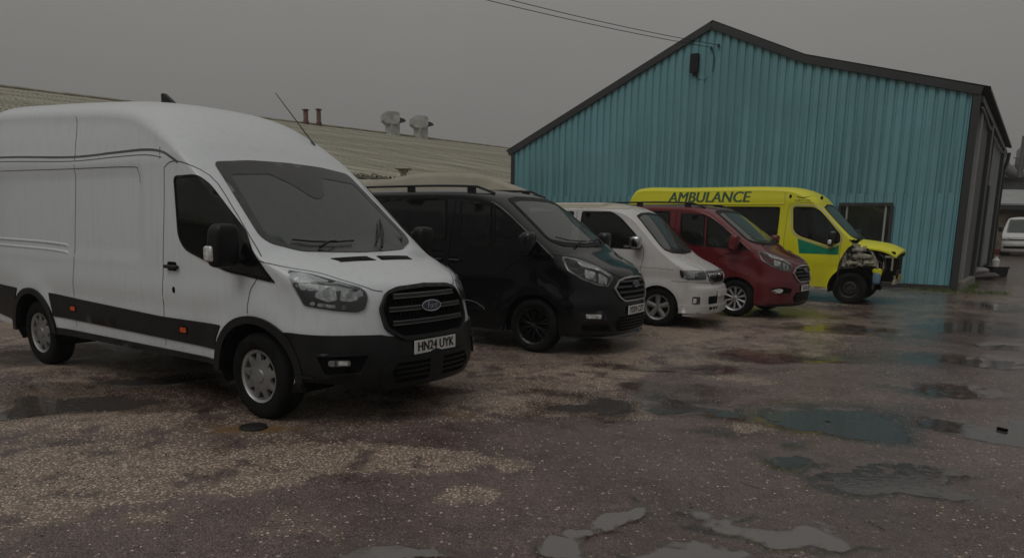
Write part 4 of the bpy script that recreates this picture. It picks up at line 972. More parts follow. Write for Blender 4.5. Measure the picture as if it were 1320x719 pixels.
# ------------------------------------------------------------------ yellow ambulance with its front stripped
def build_amb():
    B = BODY['amb']; x, y, a = POSE['amb']; V = empty('ambulance', (x, y, 0), a)
    tag(V, 'yellow ambulance with its front bumper and wing missing beside the teal building', 'ambulance')
    P = M['yellow']
    win = [(-1.385, 2.14, .08), (-1.33, 2.17, .03), (-.93, 2.16, .08), (-.775, 2.075, .1), (-.295, 1.545, .1), (-.295, 1.375, .04), (-.51, 1.295, .05), (-1.20, 1.51, .1), (-1.335, 1.63, .1)]
    w2 = [(-3.4, 2.175, .05), (-1.675, 2.165, .05), (-1.68, 1.50, .08), (-1.78, 1.44, .05), (-3.4, 1.44, .05)]
    screen = [(-.60, 1.44), (0, 1.43), (.60, 1.44), (.80, 1.50), (.84, 1.56), (.74, 2.16), (.4, 2.23), (0, 2.24), (-.4, 2.23), (-.74, 2.16), (-.84, 1.56), (-.80, 1.50)]
    shell(B, V, 'body', P, [inset(rpoly(w, .05), .02) for w in (win, w2)], screen, xmin=-1.2, extra_cut=lambda x, y, z: (x > -.31) & (z < 1.44))
    arch_liner(V, B.arches, B.W)
    MB().box((-2.5, 0, .36), (5.2, 1.7, .06)).build('underbody', M['dark'], V)
    glazed(B, V, 'door_window', win, glass='side'); glazed(B, V, 'saloon_window', w2, glass='privacy')
    S_ = rpoly(screen, .05)
    fr = patch(B, 'windscreen_surround', 'F', S_, M['frame'], V, off=.007, thick=.02, holes=[inset(S_, .03)], step=.07)
    patch(B, 'windscreen', 'F', inset(S_, .016), M['screen'], fr, off=.003, thick=.003, step=.09)
    cabin(V, -.22, 1.33, -1.1, .85, zfloor=.85, ztop=1.72)
    for k in 'RL':
        patch(B, 'green_door_panel', k, [(-1.215, 1.44), (-.52, 1.225), (-.44, 1.25), (-.305, 1.31), (-.305, 1.10), (-1.15, 1.105)], M['green'], V, off=.003, thick=.004, step=.1)
        patch(B, 'window_rubber_edge', k, inset(rpoly(win, .05), -.05), M['cream'], V, off=.006, thick=.01, holes=[inset(rpoly(win, .05), -.025)], step=.1, label='pale sealing edge round the door window')
        # roof side writing follows the roof side
    v, f = text2d('AMBULANCE', .36, .12, 0); xs = [p[0] for p in v]; k_ = 2.06/(max(xs)-min(xs))
    vv = []
    ff = []
    for i, dx in enumerate((0, .012, -.012)):
        k = len(vv)
        for p in v:
            q, n = B.cast('R', -3.43+p[0]*k_+dx, 2.385+p[1]); vv.append(q+n*(.004+.001*i))
        ff += [tuple(j+k for j in q) for q in f]
    mesh_obj('ambulance_lettering', vv, ff, M['greentext'], V)
    v, f = text2d('NRT112', .09, 0, 0); vv = []
    for p in v:
        q, n = B.cast('R', -1.19+p[0]*1.1, 2.30+p[1]*.8); vv.append(q+n*.004)
    mesh_obj('fleet_number', vv, f, M['greentext'], V)
    patch(B, 'cab_side_emblem', 'R', smoothp([(-1.35, 2.40), (-1.2, 2.375), (-1.05, 2.40), (-.99, 2.415), (-1.1, 2.375), (-1.2, 2.36), (-1.3, 2.372)], 2), M['gapd'], V, off=.003, thick=.004, step=.05)
    for xx, zz in ((-1.47, 2.40), (-.78, 2.36)): patch(B, 'side_strobe', 'R', [(xx+.03*math.cos(t), zz+.045*math.sin(t)) for t in np.linspace(0, 2*math.pi, 11)[:-1]], M['gapd'], V, off=.006, thick=.01, step=.04)
    seams(B, V, [smoothp([(-1.50, .36), (-1.52, 1.2), (-1.50, 2.0), (-1.46, 2.20), (-1.3, 2.245), (-.92, 2.24), (-.72, 2.13)], 3), smoothp([(-.27, .55), (-.28, 1.3), (-.27, 1.48)], 3), [(-1.58, 2.25), (-1.60, 2.5)]], 'gap', .008)
    for k in 'RL':
        ribbon(B, 'waist_crease', k, [(-4.8, 1.03), (-3.6, 1.03), (-1.6, 1.03)], M['gap'], V, w=.006, off=.001)
        patch(B, 'sill_trim', k, [(-3.85, .30), (-.5, .30), (-.5, .36), (-3.85, .37)], M['cream'], V, off=.01, thick=.02, step=.15)
        ribbon(B, 'roof_side_bead', k, [(-4.9, 2.20), (-3, 2.225), (-1.6, 2.23)], P, V, w=.03, off=0, prof=.01)
    handle(B, V, -1.40, 1.12, 'plastic')
    # bonnet, a separate skin still in place
    v = []; f = []; nx, ny = 10, 12
    for i in range(nx+1):
        t = i/nx; xx = .04+(.93-.04)*t
        for j in range(ny+1):
            s_ = -1+2*j/ny
            hw = .85-.10*t**3; yy = s_*hw
            zz = 1.44-.09*t-.13*t**4-(.17-.05*t)*abs(s_)**3+.010*math.cos(s_*7)*(1-t)
            v.append((xx-.07*s_*s_*t-.02*s_*s_, yy, zz))
    for i in range(nx):
        for j in range(ny): q = i*(ny+1)+j; f.append((q, q+ny+1, q+ny+2, q+1))
    k = len(v); v += [(a_, b_, c_-.03-.04*max(0, (a_-.5))) for a_, b_, c_ in v]; f += [(q[3]+k, q[2]+k, q[1]+k, q[0]+k) for q in f[:nx*ny]]
    edge = [j for j in range(ny+1)]+[i*(ny+1)+ny for i in range(1, nx+1)]+[nx*(ny+1)+j for j in range(ny-1, -1, -1)]+[i*(ny+1) for i in range(nx-1, 0, -1)]
    for i in range(len(edge)): a_, b_ = edge[i], edge[(i+1) % len(edge)]; f.append((a_, b_, b_+k, a_+k))
    mesh_obj('bonnet', v, f, P, V, auto=40)
    # bulkhead and inner wings left bare
    r_ = random.Random(3)
    for sg in (-1, 1):
        m = MB()
        m.extr([(-.28, .78), (-.28, 1.50), (-.20, 1.46), (-.02, 1.36), (.10, 1.34), (.16, 1.16), (.36, 1.10), (.46, .98), (.48, .86), (.30, .88), (.12, .84), (-.10, .80)], (0, sg*.80, 0), (1, 0, 0), (0, 0, 1), (0, sg*.05, 0))
        m.box((-.20, sg*.87, 1.10), (.10, .06, .56), bev=.02); m.box((-.16, sg*.87, 1.38), (.16, .06, .16), bev=.03); m.box((-.02, sg*.87, .92), (.28, .05, .07), bev=.015)
        m.box((.18, sg*.87, 1.07), (.42, .07, .09), bev=.02); m.box((.12, sg*.87, 1.22), (.26, .05, .07), bev=.015); m.box((.30, sg*.86, .94), (.26, .05, .05), bev=.012)
        for i in range(14):
            m.box((-.22+r_.random()*.5, sg*.865, .86+r_.random()*.44), (.04+r_.random()*.07, .03, .02+r_.random()*.05), bev=.006)
        m.build('inner_wing', M['innermetal'], V)
        m = MB()
        for i in range(12): m.lathe([(0, .02*sg), (.018, .02*sg), (.018, 0)], 8, c=(-.2+r_.random()*.55, sg*.875, .85+r_.random()*.4))
        m.build('inner_wing_holes', M['gapd'], V)
        m = MB()   # wheel house over the tyre
        vv = []; ff = []
        for i in range(13):
            t = math.pi*(-.05+1.0*i/12); 
            for yy in (.55, .88): vv.append((-.02+.46*math.cos(t), sg*yy, .40+.46*math.sin(t)))
        for i in range(12): ff.append((2*i, 2*i+1, 2*i+3, 2*i+2))
        m.add(vv, ff); m.build('wheel_house', M['plastic'], V)
        m = MB(); m.box((.50, sg*.80, .76), (.20, .07, .12), bev=.03); m.box((.54, sg*.80, .70), (.10, .07, .10), bev=.02); m.build('wing_remnant', P, V)
        m = MB(); m.box((.70, sg*.66, .58), (.22, .08, .14), bev=.02); m.build('chassis_leg', M['innermetal'], V)
        m = MB(); m.tube([(.02, sg*.78, 1.28), (.35, sg*.80, 1.18), (.48, sg*.82, .95), (.52, sg*.80, .72)], .022, 7); m.tube([(.30, sg*.78, 1.0), (.55, sg*.76, .78)], .02, 6); m.build('wing_stay', M['innermetal'], V)
    m = MB().box((.60, 0, .87), (.44, 1.50, .66), bev=.03); m.box((.82, 0, .86), (.03, 1.2, .50), bev=.01); m.build('radiator', M['gapd'], V)
    m = MB().box((.74, 0, 1.13), (.12, 1.45, .06), bev=.015); m.box((.74, -.66, .88), (.08, .06, .5), bev=.015); m.box((.74, .66, .88), (.08, .06, .5), bev=.015); m.build('front_panel_frame', M['plastic'], V)
    m = MB(); m.box((.30, -.25, .95), (.6, .7, .45), bev=.05); m.tube([(.1, -.5, 1.15), (.3, -.62, 1.12), (.55, -.6, 1.0), (.62, -.5, .8)], .035, 8); m.tube([(.2, .2, 1.2), (.5, .3, 1.15), (.65, .4, .9)], .03, 8); m.build('engine', M['steel'], V)
    for k_ in range(5): MB().box((.845, 0, .70+k_*.085), (.012, 1.05, .02)).build('radiator_fin', M['steel'], V)
    m = MB(); m.tube([(.50, -.79, 1.15), (.62, -.80, 1.05), (.66, -.78, .85), (.60, -.78, .72)], .025, 7); m.tube([(.42, -.80, 1.02), (.56, -.81, .95), (.58, -.80, .80)], .018, 6); m.tube([(.80, -.60, 1.1), (.86, -.40, 1.0), (.86, -.30, .8), (.84, -.45, .68)], .022, 7); m.build('hose', M['steel'], V)
    m = MB(); m.box((.70, -.765, 1.08), (.16, .03, .05), bev=.01); m.box((.78, -.76, .92), (.04, .03, .3), bev=.01); m.box((.62, -.77, .86), (.05, .03, .22), bev=.01); m.box((.46, -.79, .92), (.10, .04, .10), bev=.02); m.build('headlamp_bracket', M['innermetal'], V)
    m = MB().box((.82, 0, .52), (.08, 1.35, .12), bev=.02); m.box((.80, -.55, .60), (.10, .16, .14), bev=.02); m.box((.80, .55, .60), (.10, .16, .14), bev=.02); m.build('crash_beam', M['innermetal'], V)
    v, f = ellipsoid((.50, -.80, .60), (.17, .10, .26), 4, 12, 8); mesh_obj('washer_bottle', v, f, M['bluebottle'], V, smooth=True)
    p_ = MB().box((.88, -.08, .62), (.012, .46, .11), bev=.004).build('number_plate', M['platey'], V)
    lettering('plate_lettering', 'KX11', (.8875, -.08, .62), (0, 1, 0), (0, 0, 1), M['ink'], p_, .10, bold=.002, width=.30)
    mirror_part(V, (-.46, -1.10, 1.46), (.15, .18, .34), 'gloss', ind=(-.02, -.01, -.08, .08, .10), arm=.12); mirror_part(V, (-.30, 1.12, 1.50), (.18, .20, .36), 'plastic', sg=1)
    wiper(B, V, [(-.6, 1.51), (-.3, 1.48), (0, 1.48)], (-.3, 1.44))
    for ax in (-.02, -4.33):
        for sg in (-1, 1): wheel(V, ax, sg*.86, .355, .22, .205, 'steel', M['steel'])
    for sg in (-1, 1): MB().box((-5.62, sg*.85, 1.2), (.04, .16, .8), bev=.02).build('tail_light', M['red'], V)
    return V
build_transit()
build_custom('black', 'black', 'glossy black van with roof rails and black wheels beside the tall white van', 'YS59 CZT', True)
build_bongo()
build_custom('red', 'red', 'dark red passenger van with silver alloy wheels in front of the ambulance', 'CU16 CUE', False)
build_amb()
# === PLACE

# vectorised value noise, used for the lie of the land
def _h(i, j, k): 
    v = np.sin(i*127.1+j*311.7+k*74.7)*43758.5453; return v-np.floor(v)
def vnoise(x, y, k=0):
    i, j = np.floor(x), np.floor(y); fx, fy = x-i, y-j; fx = fx*fx*(3-2*fx); fy = fy*fy*(3-2*fy)
    return (_h(i, j, k)*(1-fx)+_h(i+1, j, k)*fx)*(1-fy)+(_h(i, j+1, k)*(1-fx)+_h(i+1, j+1, k)*fx)*fy
def fbm(x, y, o=5, k=0):
    s = 0; a = .5
    for i in range(o): s = s+a*vnoise(x*2**i+17.3*i, y*2**i-9.1*i, k+i); a *= .5
    return s
PUDDLES = [(2.70,6.02,.80,.52,.024),(2.62,4.62,.48,.40,.022),(2.05,5.0,.30,.22,.018),(4.02,5.78,.52,.40,.026),(.72,4.0,.20,.26,.020),(.56,3.74,.18,.16,.018),(.38,3.55,.24,.17,.021),(-.50,3.28,.34,.20,.023),(1.10,3.36,.36,.26,.019),(1.45,3.80,.5,.20,.016),
  (.72,6.35,.55,.40,.019),(1.55,6.38,.42,.36,.020),(-3.75,6.2,.8,.32,.020),(-3.4,7.2,.7,.25,.018),(8.3,12.6,1.3,1.3,.022),(5.9,9.15,.9,.55,.018),(11.5,16.5,1.2,1.2,.02),(7.2,10.4,.6,.5,.016),(4.7,7.3,.5,.3,.014),(3.4,9.3,.8,.4,.013),(5.6,12.2,1.0,.5,.012),(-5.4,8.6,.9,.6,.02),(1.9,8.2,.6,.3,.012),(5.2,6.6,.5,.35,.018)]
WATER = -.0105
def rise(x, y): return .65*sstep(y+.25*x, 30, 46)
def hollow(x, y):
    dx = (fbm(x*2.0, y*2.0, 6, 5)-.47)*1.0; dy = (fbm(x*2.0+31, y*2.0, 6, 6)-.47)*1.0; f = 0*x
    wet = 0*x
    for cx, cy, rx, ry, d in PUDDLES:
        r = np.hypot((x+dx-cx)/rx, (y+dy-cy)/ry); f = np.minimum(f, -d*(1-sstep(r, .25, 1.35))*(.80+.45*fbm(x*9, y*9, 4, 9))); wet = np.maximum(wet, 1-sstep(r, .8, 1.9))
    return f, wet
def ground_z(x, y):
    f, wet = hollow(x, y)
    z = f+(fbm(x*.55, y*.55, 3, 1)-.45)*.016+(fbm(x*4, y*4, 3, 2)-.45)*.008+(vnoise(x*22, y*22, 3)-.5)*.0045+(vnoise(x*55, y*55, 4)-.5)*.003*(np.hypot(x, y) < 8)
    z = np.where(np.hypot(x, y) < 26, z, z*np.clip((34-np.hypot(x, y))/8, 0, 1)+.0)
    return z+rise(x, y), wet
def build_ground():
    rr = [.4]
    while rr[-1] < 700: rr.append(rr[-1]*(1.0105 if 2.2 < rr[-1] < 34 else 1.09))
    rr = np.array(rr)
    th = np.concatenate([np.arange(-44, 44, .15), np.arange(44, 316, 4)])*math.pi/180
    nr, nt_ = len(rr), len(th)
    X = rr[:, None]*np.sin(th)[None]; Y = rr[:, None]*np.cos(th)[None]
    Z, wet = ground_z(X, Y)
    # gravel spread in front of the vans and in a worn patch in the left foreground
    n1 = fbm(X*1.1, Y*1.1, 5, 11); n2 = fbm(X*5, Y*5, 4, 12)
    line = (Y-(4.9+.95*(X+.6)))            # roughly the line of the van noses
    g = sstep(line+(n1-.47)*4.5, -.4, 1.2)*(.34+.62*sstep(fbm(X*.9+5, Y*1.6, 4, 21), .42, .60))
    g = np.maximum(g, (1-sstep(np.hypot((X+3.2)/1.9, (Y-4.55)/.85)+(n1-.47)*2.2, .55, 1.05)))
    g = np.maximum(g, .9*(1-sstep(np.hypot((X+1.5)/1.3, (Y-4.75)/.28)+(n1-.47)*2.0, .5, 1.05)))
    g = np.maximum(g, .75*(1-sstep(np.hypot((X+.25)/.28, (Y-4.1)/.2)+(n2-.47)*2.0, .4, 1.05)))
    g = np.maximum(g, .8*(1-sstep(np.hypot((X-1.95)/.25, (Y-5.75)/.2)+(n2-.47)*2.0, .4, 1.05)))
    g = sstep(g*sstep(n2, .20, .48), .10, .62)*np.where(Y > 24, .3, 1)
    och = 1-sstep(np.hypot((X+2.0)/.40, (Y-5.45)/.17)+(n2-.47)*1.6, .4, 1.0)
    och = np.maximum(och, .6*(1-sstep(np.hypot((X+.42)/.16, (Y-6.0)/.10)+(n2-.47)*1.6, .4, 1.0)))
    wet = np.maximum(wet, .8*sstep(X-.18*Y+(n1-.47)*6, 1.8, 5.0)*(Y > 4.5))
    wet = np.maximum(wet, .95*(1-sstep(np.hypot((X+3.0)/2.4, (Y-6.5)/1.0)+(n1-.47)*3.4, .5, 1.1)))
    wet = np.maximum(wet, .95*(1-sstep(np.hypot((X-.9)/1.5, (Y-6.4)/.8)+(n1-.47)*3.4, .5, 1.1)))
    wet = np.maximum(wet, .9*(1-sstep(np.hypot((X-1.6)/1.3, (Y-3.7)/.7)+(n1-.47)*2.4, .5, 1.2)))
    moss_refl = 1-sstep(np.hypot((X-5.9)/.45, (Y-14.2)/1.1)+(n2-.47)*2.0, .3, 1.1)  # yellow-green spot: ambulance reflection painted into the colour, plus some moss
    moss_refl = np.maximum(moss_refl, .8*(1-sstep(np.hypot((X-12.6)/1.1, (Y-20.7)/.35)+(n2-.47)*1.6, .3, 1.1)))
    me = bpy.data.meshes.new('ground'); nv = nr*nt_+1
    co = np.concatenate([np.stack([X, Y, Z], -1).reshape(-1, 3), [[0, 0, 0]]])
    i, j = np.meshgrid(np.arange(nr-1), np.arange(nt_), indexing='ij'); j2 = (j+1) % nt_
    q = np.stack([i*nt_+j, i*nt_+j2, (i+1)*nt_+j2, (i+1)*nt_+j], -1).reshape(-1, 4)[:, ::-1]
    tri = np.stack([np.full(nt_, nv-1), (np.arange(nt_)+1) % nt_, np.arange(nt_)], -1)
    me.vertices.add(nv); me.vertices.foreach_set('co', co.ravel())
    nl = len(q)*4+len(tri)*3; me.loops.add(nl); me.loops.foreach_set('vertex_index', np.concatenate([q.ravel(), tri.ravel()]).astype(np.int32))
    me.polygons.add(len(q)+len(tri)); me.polygons.foreach_set('loop_start', np.concatenate([np.arange(len(q))*4, len(q)*4+np.arange(len(tri))*3]).astype(np.int32))
    me.polygons.foreach_set('use_smooth', np.ones(len(q)+len(tri), bool)); me.update(calc_edges=True); me.validate()
    for nme, a in (('gravel', g), ('wet', wet), ('ochre', och), ('moss_and_reflection', moss_refl)):
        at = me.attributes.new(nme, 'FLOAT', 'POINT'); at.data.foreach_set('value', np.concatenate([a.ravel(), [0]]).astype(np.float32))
    m, t, n, l, p = newmat('worn_wet_tarmac'); me.materials.append(m)
    def A(k): a = n.new('ShaderNodeAttribute'); a.attribute_name = k; return a.outputs['Fac']
    def math_(op, a, b=None, cl=False):
        q = n.new('ShaderNodeMath'); q.operation = op; q.use_clamp = cl
        for i, v in enumerate((a, b)):
            if v is None: continue
            if isinstance(v, (int, float)): q.inputs[i].default_value = v
            else: l.new(v, q.inputs[i])
        return q.outputs[0]
    c = n.new('ShaderNodeTexCoord'); ob = c.outputs['Object']
    gr, we, oc_, mo_refl = A('gravel'), A('wet'), A('ochre'), A('moss_and_reflection')
    big = noise_node(n, l, .9, 6, .6); mid = noise_node(n, l, 7, 6, .65); fine = noise_node(n, l, 90, 4, .7)
    base = mixc(n, l, mrange(n, l, big.outputs[0], .35, .65, 0, 1), (.090, .064, .062), (.200, .155, .148))
    base = mixc(n, l, mrange(n, l, mid.outputs[0], .40, .70, 0, .7), base, (.235, .190, .180))
    base = mixc(n, l, mrange(n, l, noise_node(n, l, 28, 4, .7).outputs[0], .44, .66, 0, .6), base, (.035, .026, .025))
    base = mixc(n, l, mrange(n, l, fine.outputs[0], .42, .60, 0, .85), base, (.022, .016, .016))
    def stones(scale, thr0, thr1, k):
        v = n.new('ShaderNodeTexVoronoi'); v.voronoi_dimensions = '2D'; v.inputs['Scale'].default_value = scale; v.inputs['Randomness'].default_value = 1; l.new(ob, v.inputs['Vector'])
        s = n.new('ShaderNodeSeparateXYZ'); l.new(v.outputs['Color'], s.inputs[0])
        thr = math_('ADD', math_('MULTIPLY', gr, thr1-thr0), thr0)     # share of the cells that are pale stones
        on = math_('LESS_THAN', s.outputs[0], thr); edge = mrange(n, l, v.outputs['Distance'], .30, .46, 1, 0)
        f = math_('MULTIPLY', on, edge, True); return f, s.outputs[1], v.outputs['Distance']
    f1, r1, d1 = stones(50, .05, .80, 0); f2, r2, d2 = stones(105, .16, .66, 1); f3, r3, d3 = stones(30, .008, .10, 2)
    sc_ = n.new('ShaderNodeValToRGB'); l.new(r1, sc_.inputs[0]); e = sc_.color_ramp.elements; e[0].color = (.10, .075, .055, 1); e[1].color = (.66, .57, .48, 1); e.new(.5).color = (.33, .278, .225, 1)
    sc2 = n.new('ShaderNodeValToRGB'); l.new(r2, sc2.inputs[0]); e = sc2.color_ramp.elements; e[0].color = (.06, .048, .04, 1); e[1].color = (.36, .31, .25, 1)
    sand = mixc(n, l, mrange(n, l, mid.outputs[0], .3, .7, 0, 1), (.135, .108, .085), (.26, .212, .168))
    col = mixc(n, l, math_('MULTIPLY', gr, .8), base, sand)
    col = mixc(n, l, f2, col, sc2.outputs[0]); col = mixc(n, l, f1, col, sc_.outputs[0]); col = mixc(n, l, f3, col, (.34, .31, .26))
    col = mixc(n, l, math_('MULTIPLY', oc_, .75), col, (.16, .10, .035)); col = mixc(n, l, math_('MULTIPLY', mo_refl, .7), col, (.09, .10, .018))
    # water-soaked surface is darker
    damp = mrange(n, l, noise_node(n, l, 1.3, 6, .62).outputs[0], .44, .62, 0, 1)
    wetf = math_('MAXIMUM', we, math_('MULTIPLY', damp, .65))
    col = mixc(n, l, math_('MULTIPLY', math_('POWER', wetf, 1.6), .66), col, (.024, .016, .013))
    col = mixc(n, l, 1.0, col, (1.26, 1.16, 1.13), 'MULTIPLY')
    l.new(col, p.inputs['Base Color'])
    ro = math_('SUBTRACT', .38, math_('MULTIPLY', wetf, .28)); ro = math_('ADD', ro, math_('MULTIPLY', f1, .08)); l.new(ro, p.inputs['Roughness']); p.inputs['Specular IOR Level'].default_value = .5
    h = math_('ADD', math_('MULTIPLY', f1, .8), math_('MULTIPLY', f2, .5)); h = math_('ADD', h, math_('MULTIPLY', f3, 1.4)); h = math_('ADD', h, math_('MULTIPLY', fine.outputs[0], 1.0))
    stn = math_('SUBTRACT', .88, math_('MULTIPLY', wetf, .84))
    b = n.new('ShaderNodeBump'); b.inputs['Distance'].default_value = .007; l.new(stn, b.inputs['Strength']); l.new(h, b.inputs['Height']); l.new(b.outputs[0], p.inputs['Normal'])
    o = bpy.data.objects.new('ground', me); COL.objects.link(o); tag(o, kind='structure')
build_ground()
def watermat():
    m, t, n, l, p = newmat('puddle_water'); n.remove(p); o = n['Material Output']
    gl = n.new('ShaderNodeBsdfGlossy'); gl.inputs[0].default_value = (1, 1, 1, 1); gl.inputs['Roughness'].default_value = .035
    tr = n.new('ShaderNodeBsdfTransparent'); tr.inputs[0].default_value = (.62, .62, .56, 1)
    df = n.new('ShaderNodeBsdfDiffuse'); df.inputs[0].default_value = (.20, .182, .175, 1)
    m0 = n.new('ShaderNodeMixShader'); m0.inputs[0].default_value = .48; l.new(tr.outputs[0], m0.inputs[1]); l.new(df.outputs[0], m0.inputs[2])
    fr = n.new('ShaderNodeFresnel'); fr.inputs[0].default_value = 1.5
    mx = n.new('ShaderNodeMixShader'); l.new(fr.outputs[0], mx.inputs[0]); l.new(m0.outputs[0], mx.inputs[1]); l.new(gl.outputs[0], mx.inputs[2])
    dp = n.new('ShaderNodeAttribute'); dp.attribute_name = 'depth'; md = n.new('ShaderNodeAttribute'); md.attribute_name = 'mud'
    cloud = n.new('ShaderNodeMath'); cloud.operation = 'MULTIPLY'; l.new(mrange(n, l, dp.outputs['Fac'], 0, .003, .5, .66), cloud.inputs[0]); l.new(md.outputs['Fac'], cloud.inputs[1]); l.new(cloud.outputs[0], m0.inputs[0])
    film = n.new('ShaderNodeMixShader'); t2 = n.new('ShaderNodeBsdfTransparent'); l.new(mrange(n, l, dp.outputs['Fac'], -.0002, .0022, 0, 1), film.inputs[0]); l.new(t2.outputs[0], film.inputs[1]); l.new(mx.outputs[0], film.inputs[2]); l.new(film.outputs[0], o.inputs[0])
    c = n.new('ShaderNodeTexCoord'); hs_ = []
    for sc, off in ((9, 0), (13, 3.7)):      # rings spreading from rain drops
        mp = n.new('ShaderNodeMapping'); mp.inputs['Location'].default_value = (off, off*2, 0); l.new(c.outputs['Object'], mp.inputs[0])
        v = n.new('ShaderNodeTexVoronoi'); v.inputs['Scale'].default_value = sc; l.new(mp.outputs[0], v.inputs['Vector'])
        s = n.new('ShaderNodeMath'); s.operation = 'MULTIPLY'; l.new(v.outputs['Distance'], s.inputs[0]); s.inputs[1].default_value = 42
        si = n.new('ShaderNodeMath'); si.operation = 'SINE'; l.new(s.outputs[0], si.inputs[0])
        fa = mrange(n, l, v.outputs['Distance'], 0, .35, 1, 0); k = n.new('ShaderNodeMath'); k.operation = 'MULTIPLY'; l.new(si.outputs[0], k.inputs[0]); l.new(fa, k.inputs[1]); hs_.append(k.outputs[0])
    a = n.new('ShaderNodeMath'); a.operation = 'ADD'; l.new(hs_[0], a.inputs[0]); l.new(hs_[1], a.inputs[1])
    z = noise_node(n, l, 30, 3); b = bump(n, l, a.outputs[0], .10, .004); b = bump(n, l, z.outputs[0], .12, .004, b)
    l.new(b, gl.inputs['Normal'])
    return m
M['water'] = watermat()
def puddle_sheet(idx):
    cx, cy, rx, ry, d = PUDDLES[idx]; nr, nt_ = 26, 84; muddy = idx in (4, 5, 6, 7, 8, 9)
    r = np.linspace(.02, 1, nr)[:, None]; t = np.linspace(0, 2*math.pi, nt_, endpoint=False)[None]
    X = cx+(rx+.35)*1.25*r*np.cos(t); Y = cy+(ry+.30)*1.35*r*np.sin(t); zg, _ = ground_z(X, Y); dep = WATER-zg
    i, j = np.meshgrid(np.arange(nr-1), np.arange(nt_), indexing='ij'); j2 = (j+1) % nt_
    q = np.stack([i*nt_+j, (i+1)*nt_+j, (i+1)*nt_+j2, i*nt_+j2], -1).reshape(-1, 4); D = dep.ravel()
    q = q[(D[q] > -.001).any(1)]
    if not len(q): return
    used = np.unique(q); mp = -np.ones(len(D), int); mp[used] = np.arange(len(used)); q = mp[q]
    co = np.stack([X.ravel(), Y.ravel(), np.full(D.shape, WATER-.00005*idx)], -1)[used]
    me = bpy.data.meshes.new('puddle'); me.from_pydata([tuple(p) for p in co], [], [tuple(int(a) for a in f) for f in q]); me.materials.append(M['water'])
    for nme, a in (('depth', D[used]), ('mud', np.full(len(used), 1.0 if muddy else .42))):
        at = me.attributes.new(nme, 'FLOAT', 'POINT'); at.data.foreach_set('value', a.astype(np.float32))
    me.update(); o = bpy.data.objects.new('puddle', me); COL.objects.link(o); tag(o, kind='structure')
for _i in range(len(PUDDLES)): puddle_sheet(_i)
# ------------------------------------------------------------------ loose stones
def scatter():
    n = 26000; r = 3.0+11*rng.random(n)**1.6; th = (rng.random(n)-.5)*R(84)
    x, y = r*np.sin(th), r*np.cos(th); n1 = fbm(x*1.1, y*1.1, 5, 11)
    g = sstep(y-(4.9+.95*(x+.6))+(n1-.47)*4.5, -.4, 1.2)*.6
    g = np.maximum(g, (1-sstep(np.hypot((x+3.2)/1.9, (y-4.55)/.85)+(n1-.47)*2.2, .55, 1.05))); g = np.maximum(g, .9*(1-sstep(np.hypot((x+1.5)/1.3, (y-4.75)/.28)+(n1-.47)*2.0, .5, 1.05)))
    z, wet = ground_z(x, y); keep = (rng.random(n) < .07+.7*g) & (z > WATER+.001); x, y, z = x[keep], y[keep], z[keep]; n = len(x)
    s = .003+.008*rng.random(n)**3; O = np.array([(1, 0, 0), (0, 1, 0), (-1, 0, 0), (0, -1, 0), (0, 0, .7), (0, 0, -.5)], float)
    V_ = O[None]*(s[:, None, None])*(.6+.8*rng.random((n, 6, 1))); a = rng.random(n)*6.28
    ca, sa = np.cos(a)[:, None], np.sin(a)[:, None]; X = V_[:, :, 0]*ca-V_[:, :, 1]*sa*.7+x[:, None]; Y = V_[:, :, 0]*sa+V_[:, :, 1]*ca*.7+y[:, None]; Z = V_[:, :, 2]+z[:, None]+s[:, None]*.2
    co = np.stack([X, Y, Z], -1).reshape(-1, 3); F = np.array([(0, 1, 4), (1, 2, 4), (2, 3, 4), (3, 0, 4), (1, 0, 5), (2, 1, 5), (3, 2, 5), (0, 3, 5)])
    f = (F[None]+6*np.arange(n)[:, None, None]).reshape(-1, 3)
    me = bpy.data.meshes.new('loose_gravel'); me.vertices.add(len(co)); me.vertices.foreach_set('co', co.ravel()); me.loops.add(f.size); me.loops.foreach_set('vertex_index', f.ravel().astype(np.int32))
    me.polygons.add(len(f)); me.polygons.foreach_set('loop_start', (np.arange(len(f))*3).astype(np.int32)); me.update(calc_edges=True)
    m, t, nn, l, p = newmat('loose_stone'); gnode = nn.new('ShaderNodeNewGeometry'); cr = nn.new('ShaderNodeValToRGB'); l.new(gnode.outputs['Random Per Island'], cr.inputs[0])
    e = cr.color_ramp.elements; e[0].color = (.07, .055, .042, 1); e[1].color = (.42, .37, .29, 1); e.new(.6).color = (.20, .165, .12, 1); l.new(cr.outputs[0], p.inputs['Base Color']); p.inputs['Roughness'].default_value = .45
    me.materials.append(m); o = bpy.data.objects.new('loose_gravel', me); COL.objects.link(o); tag(o, 'pale wet gravel scattered over the yard', 'gravel', kind='stuff')
scatter()
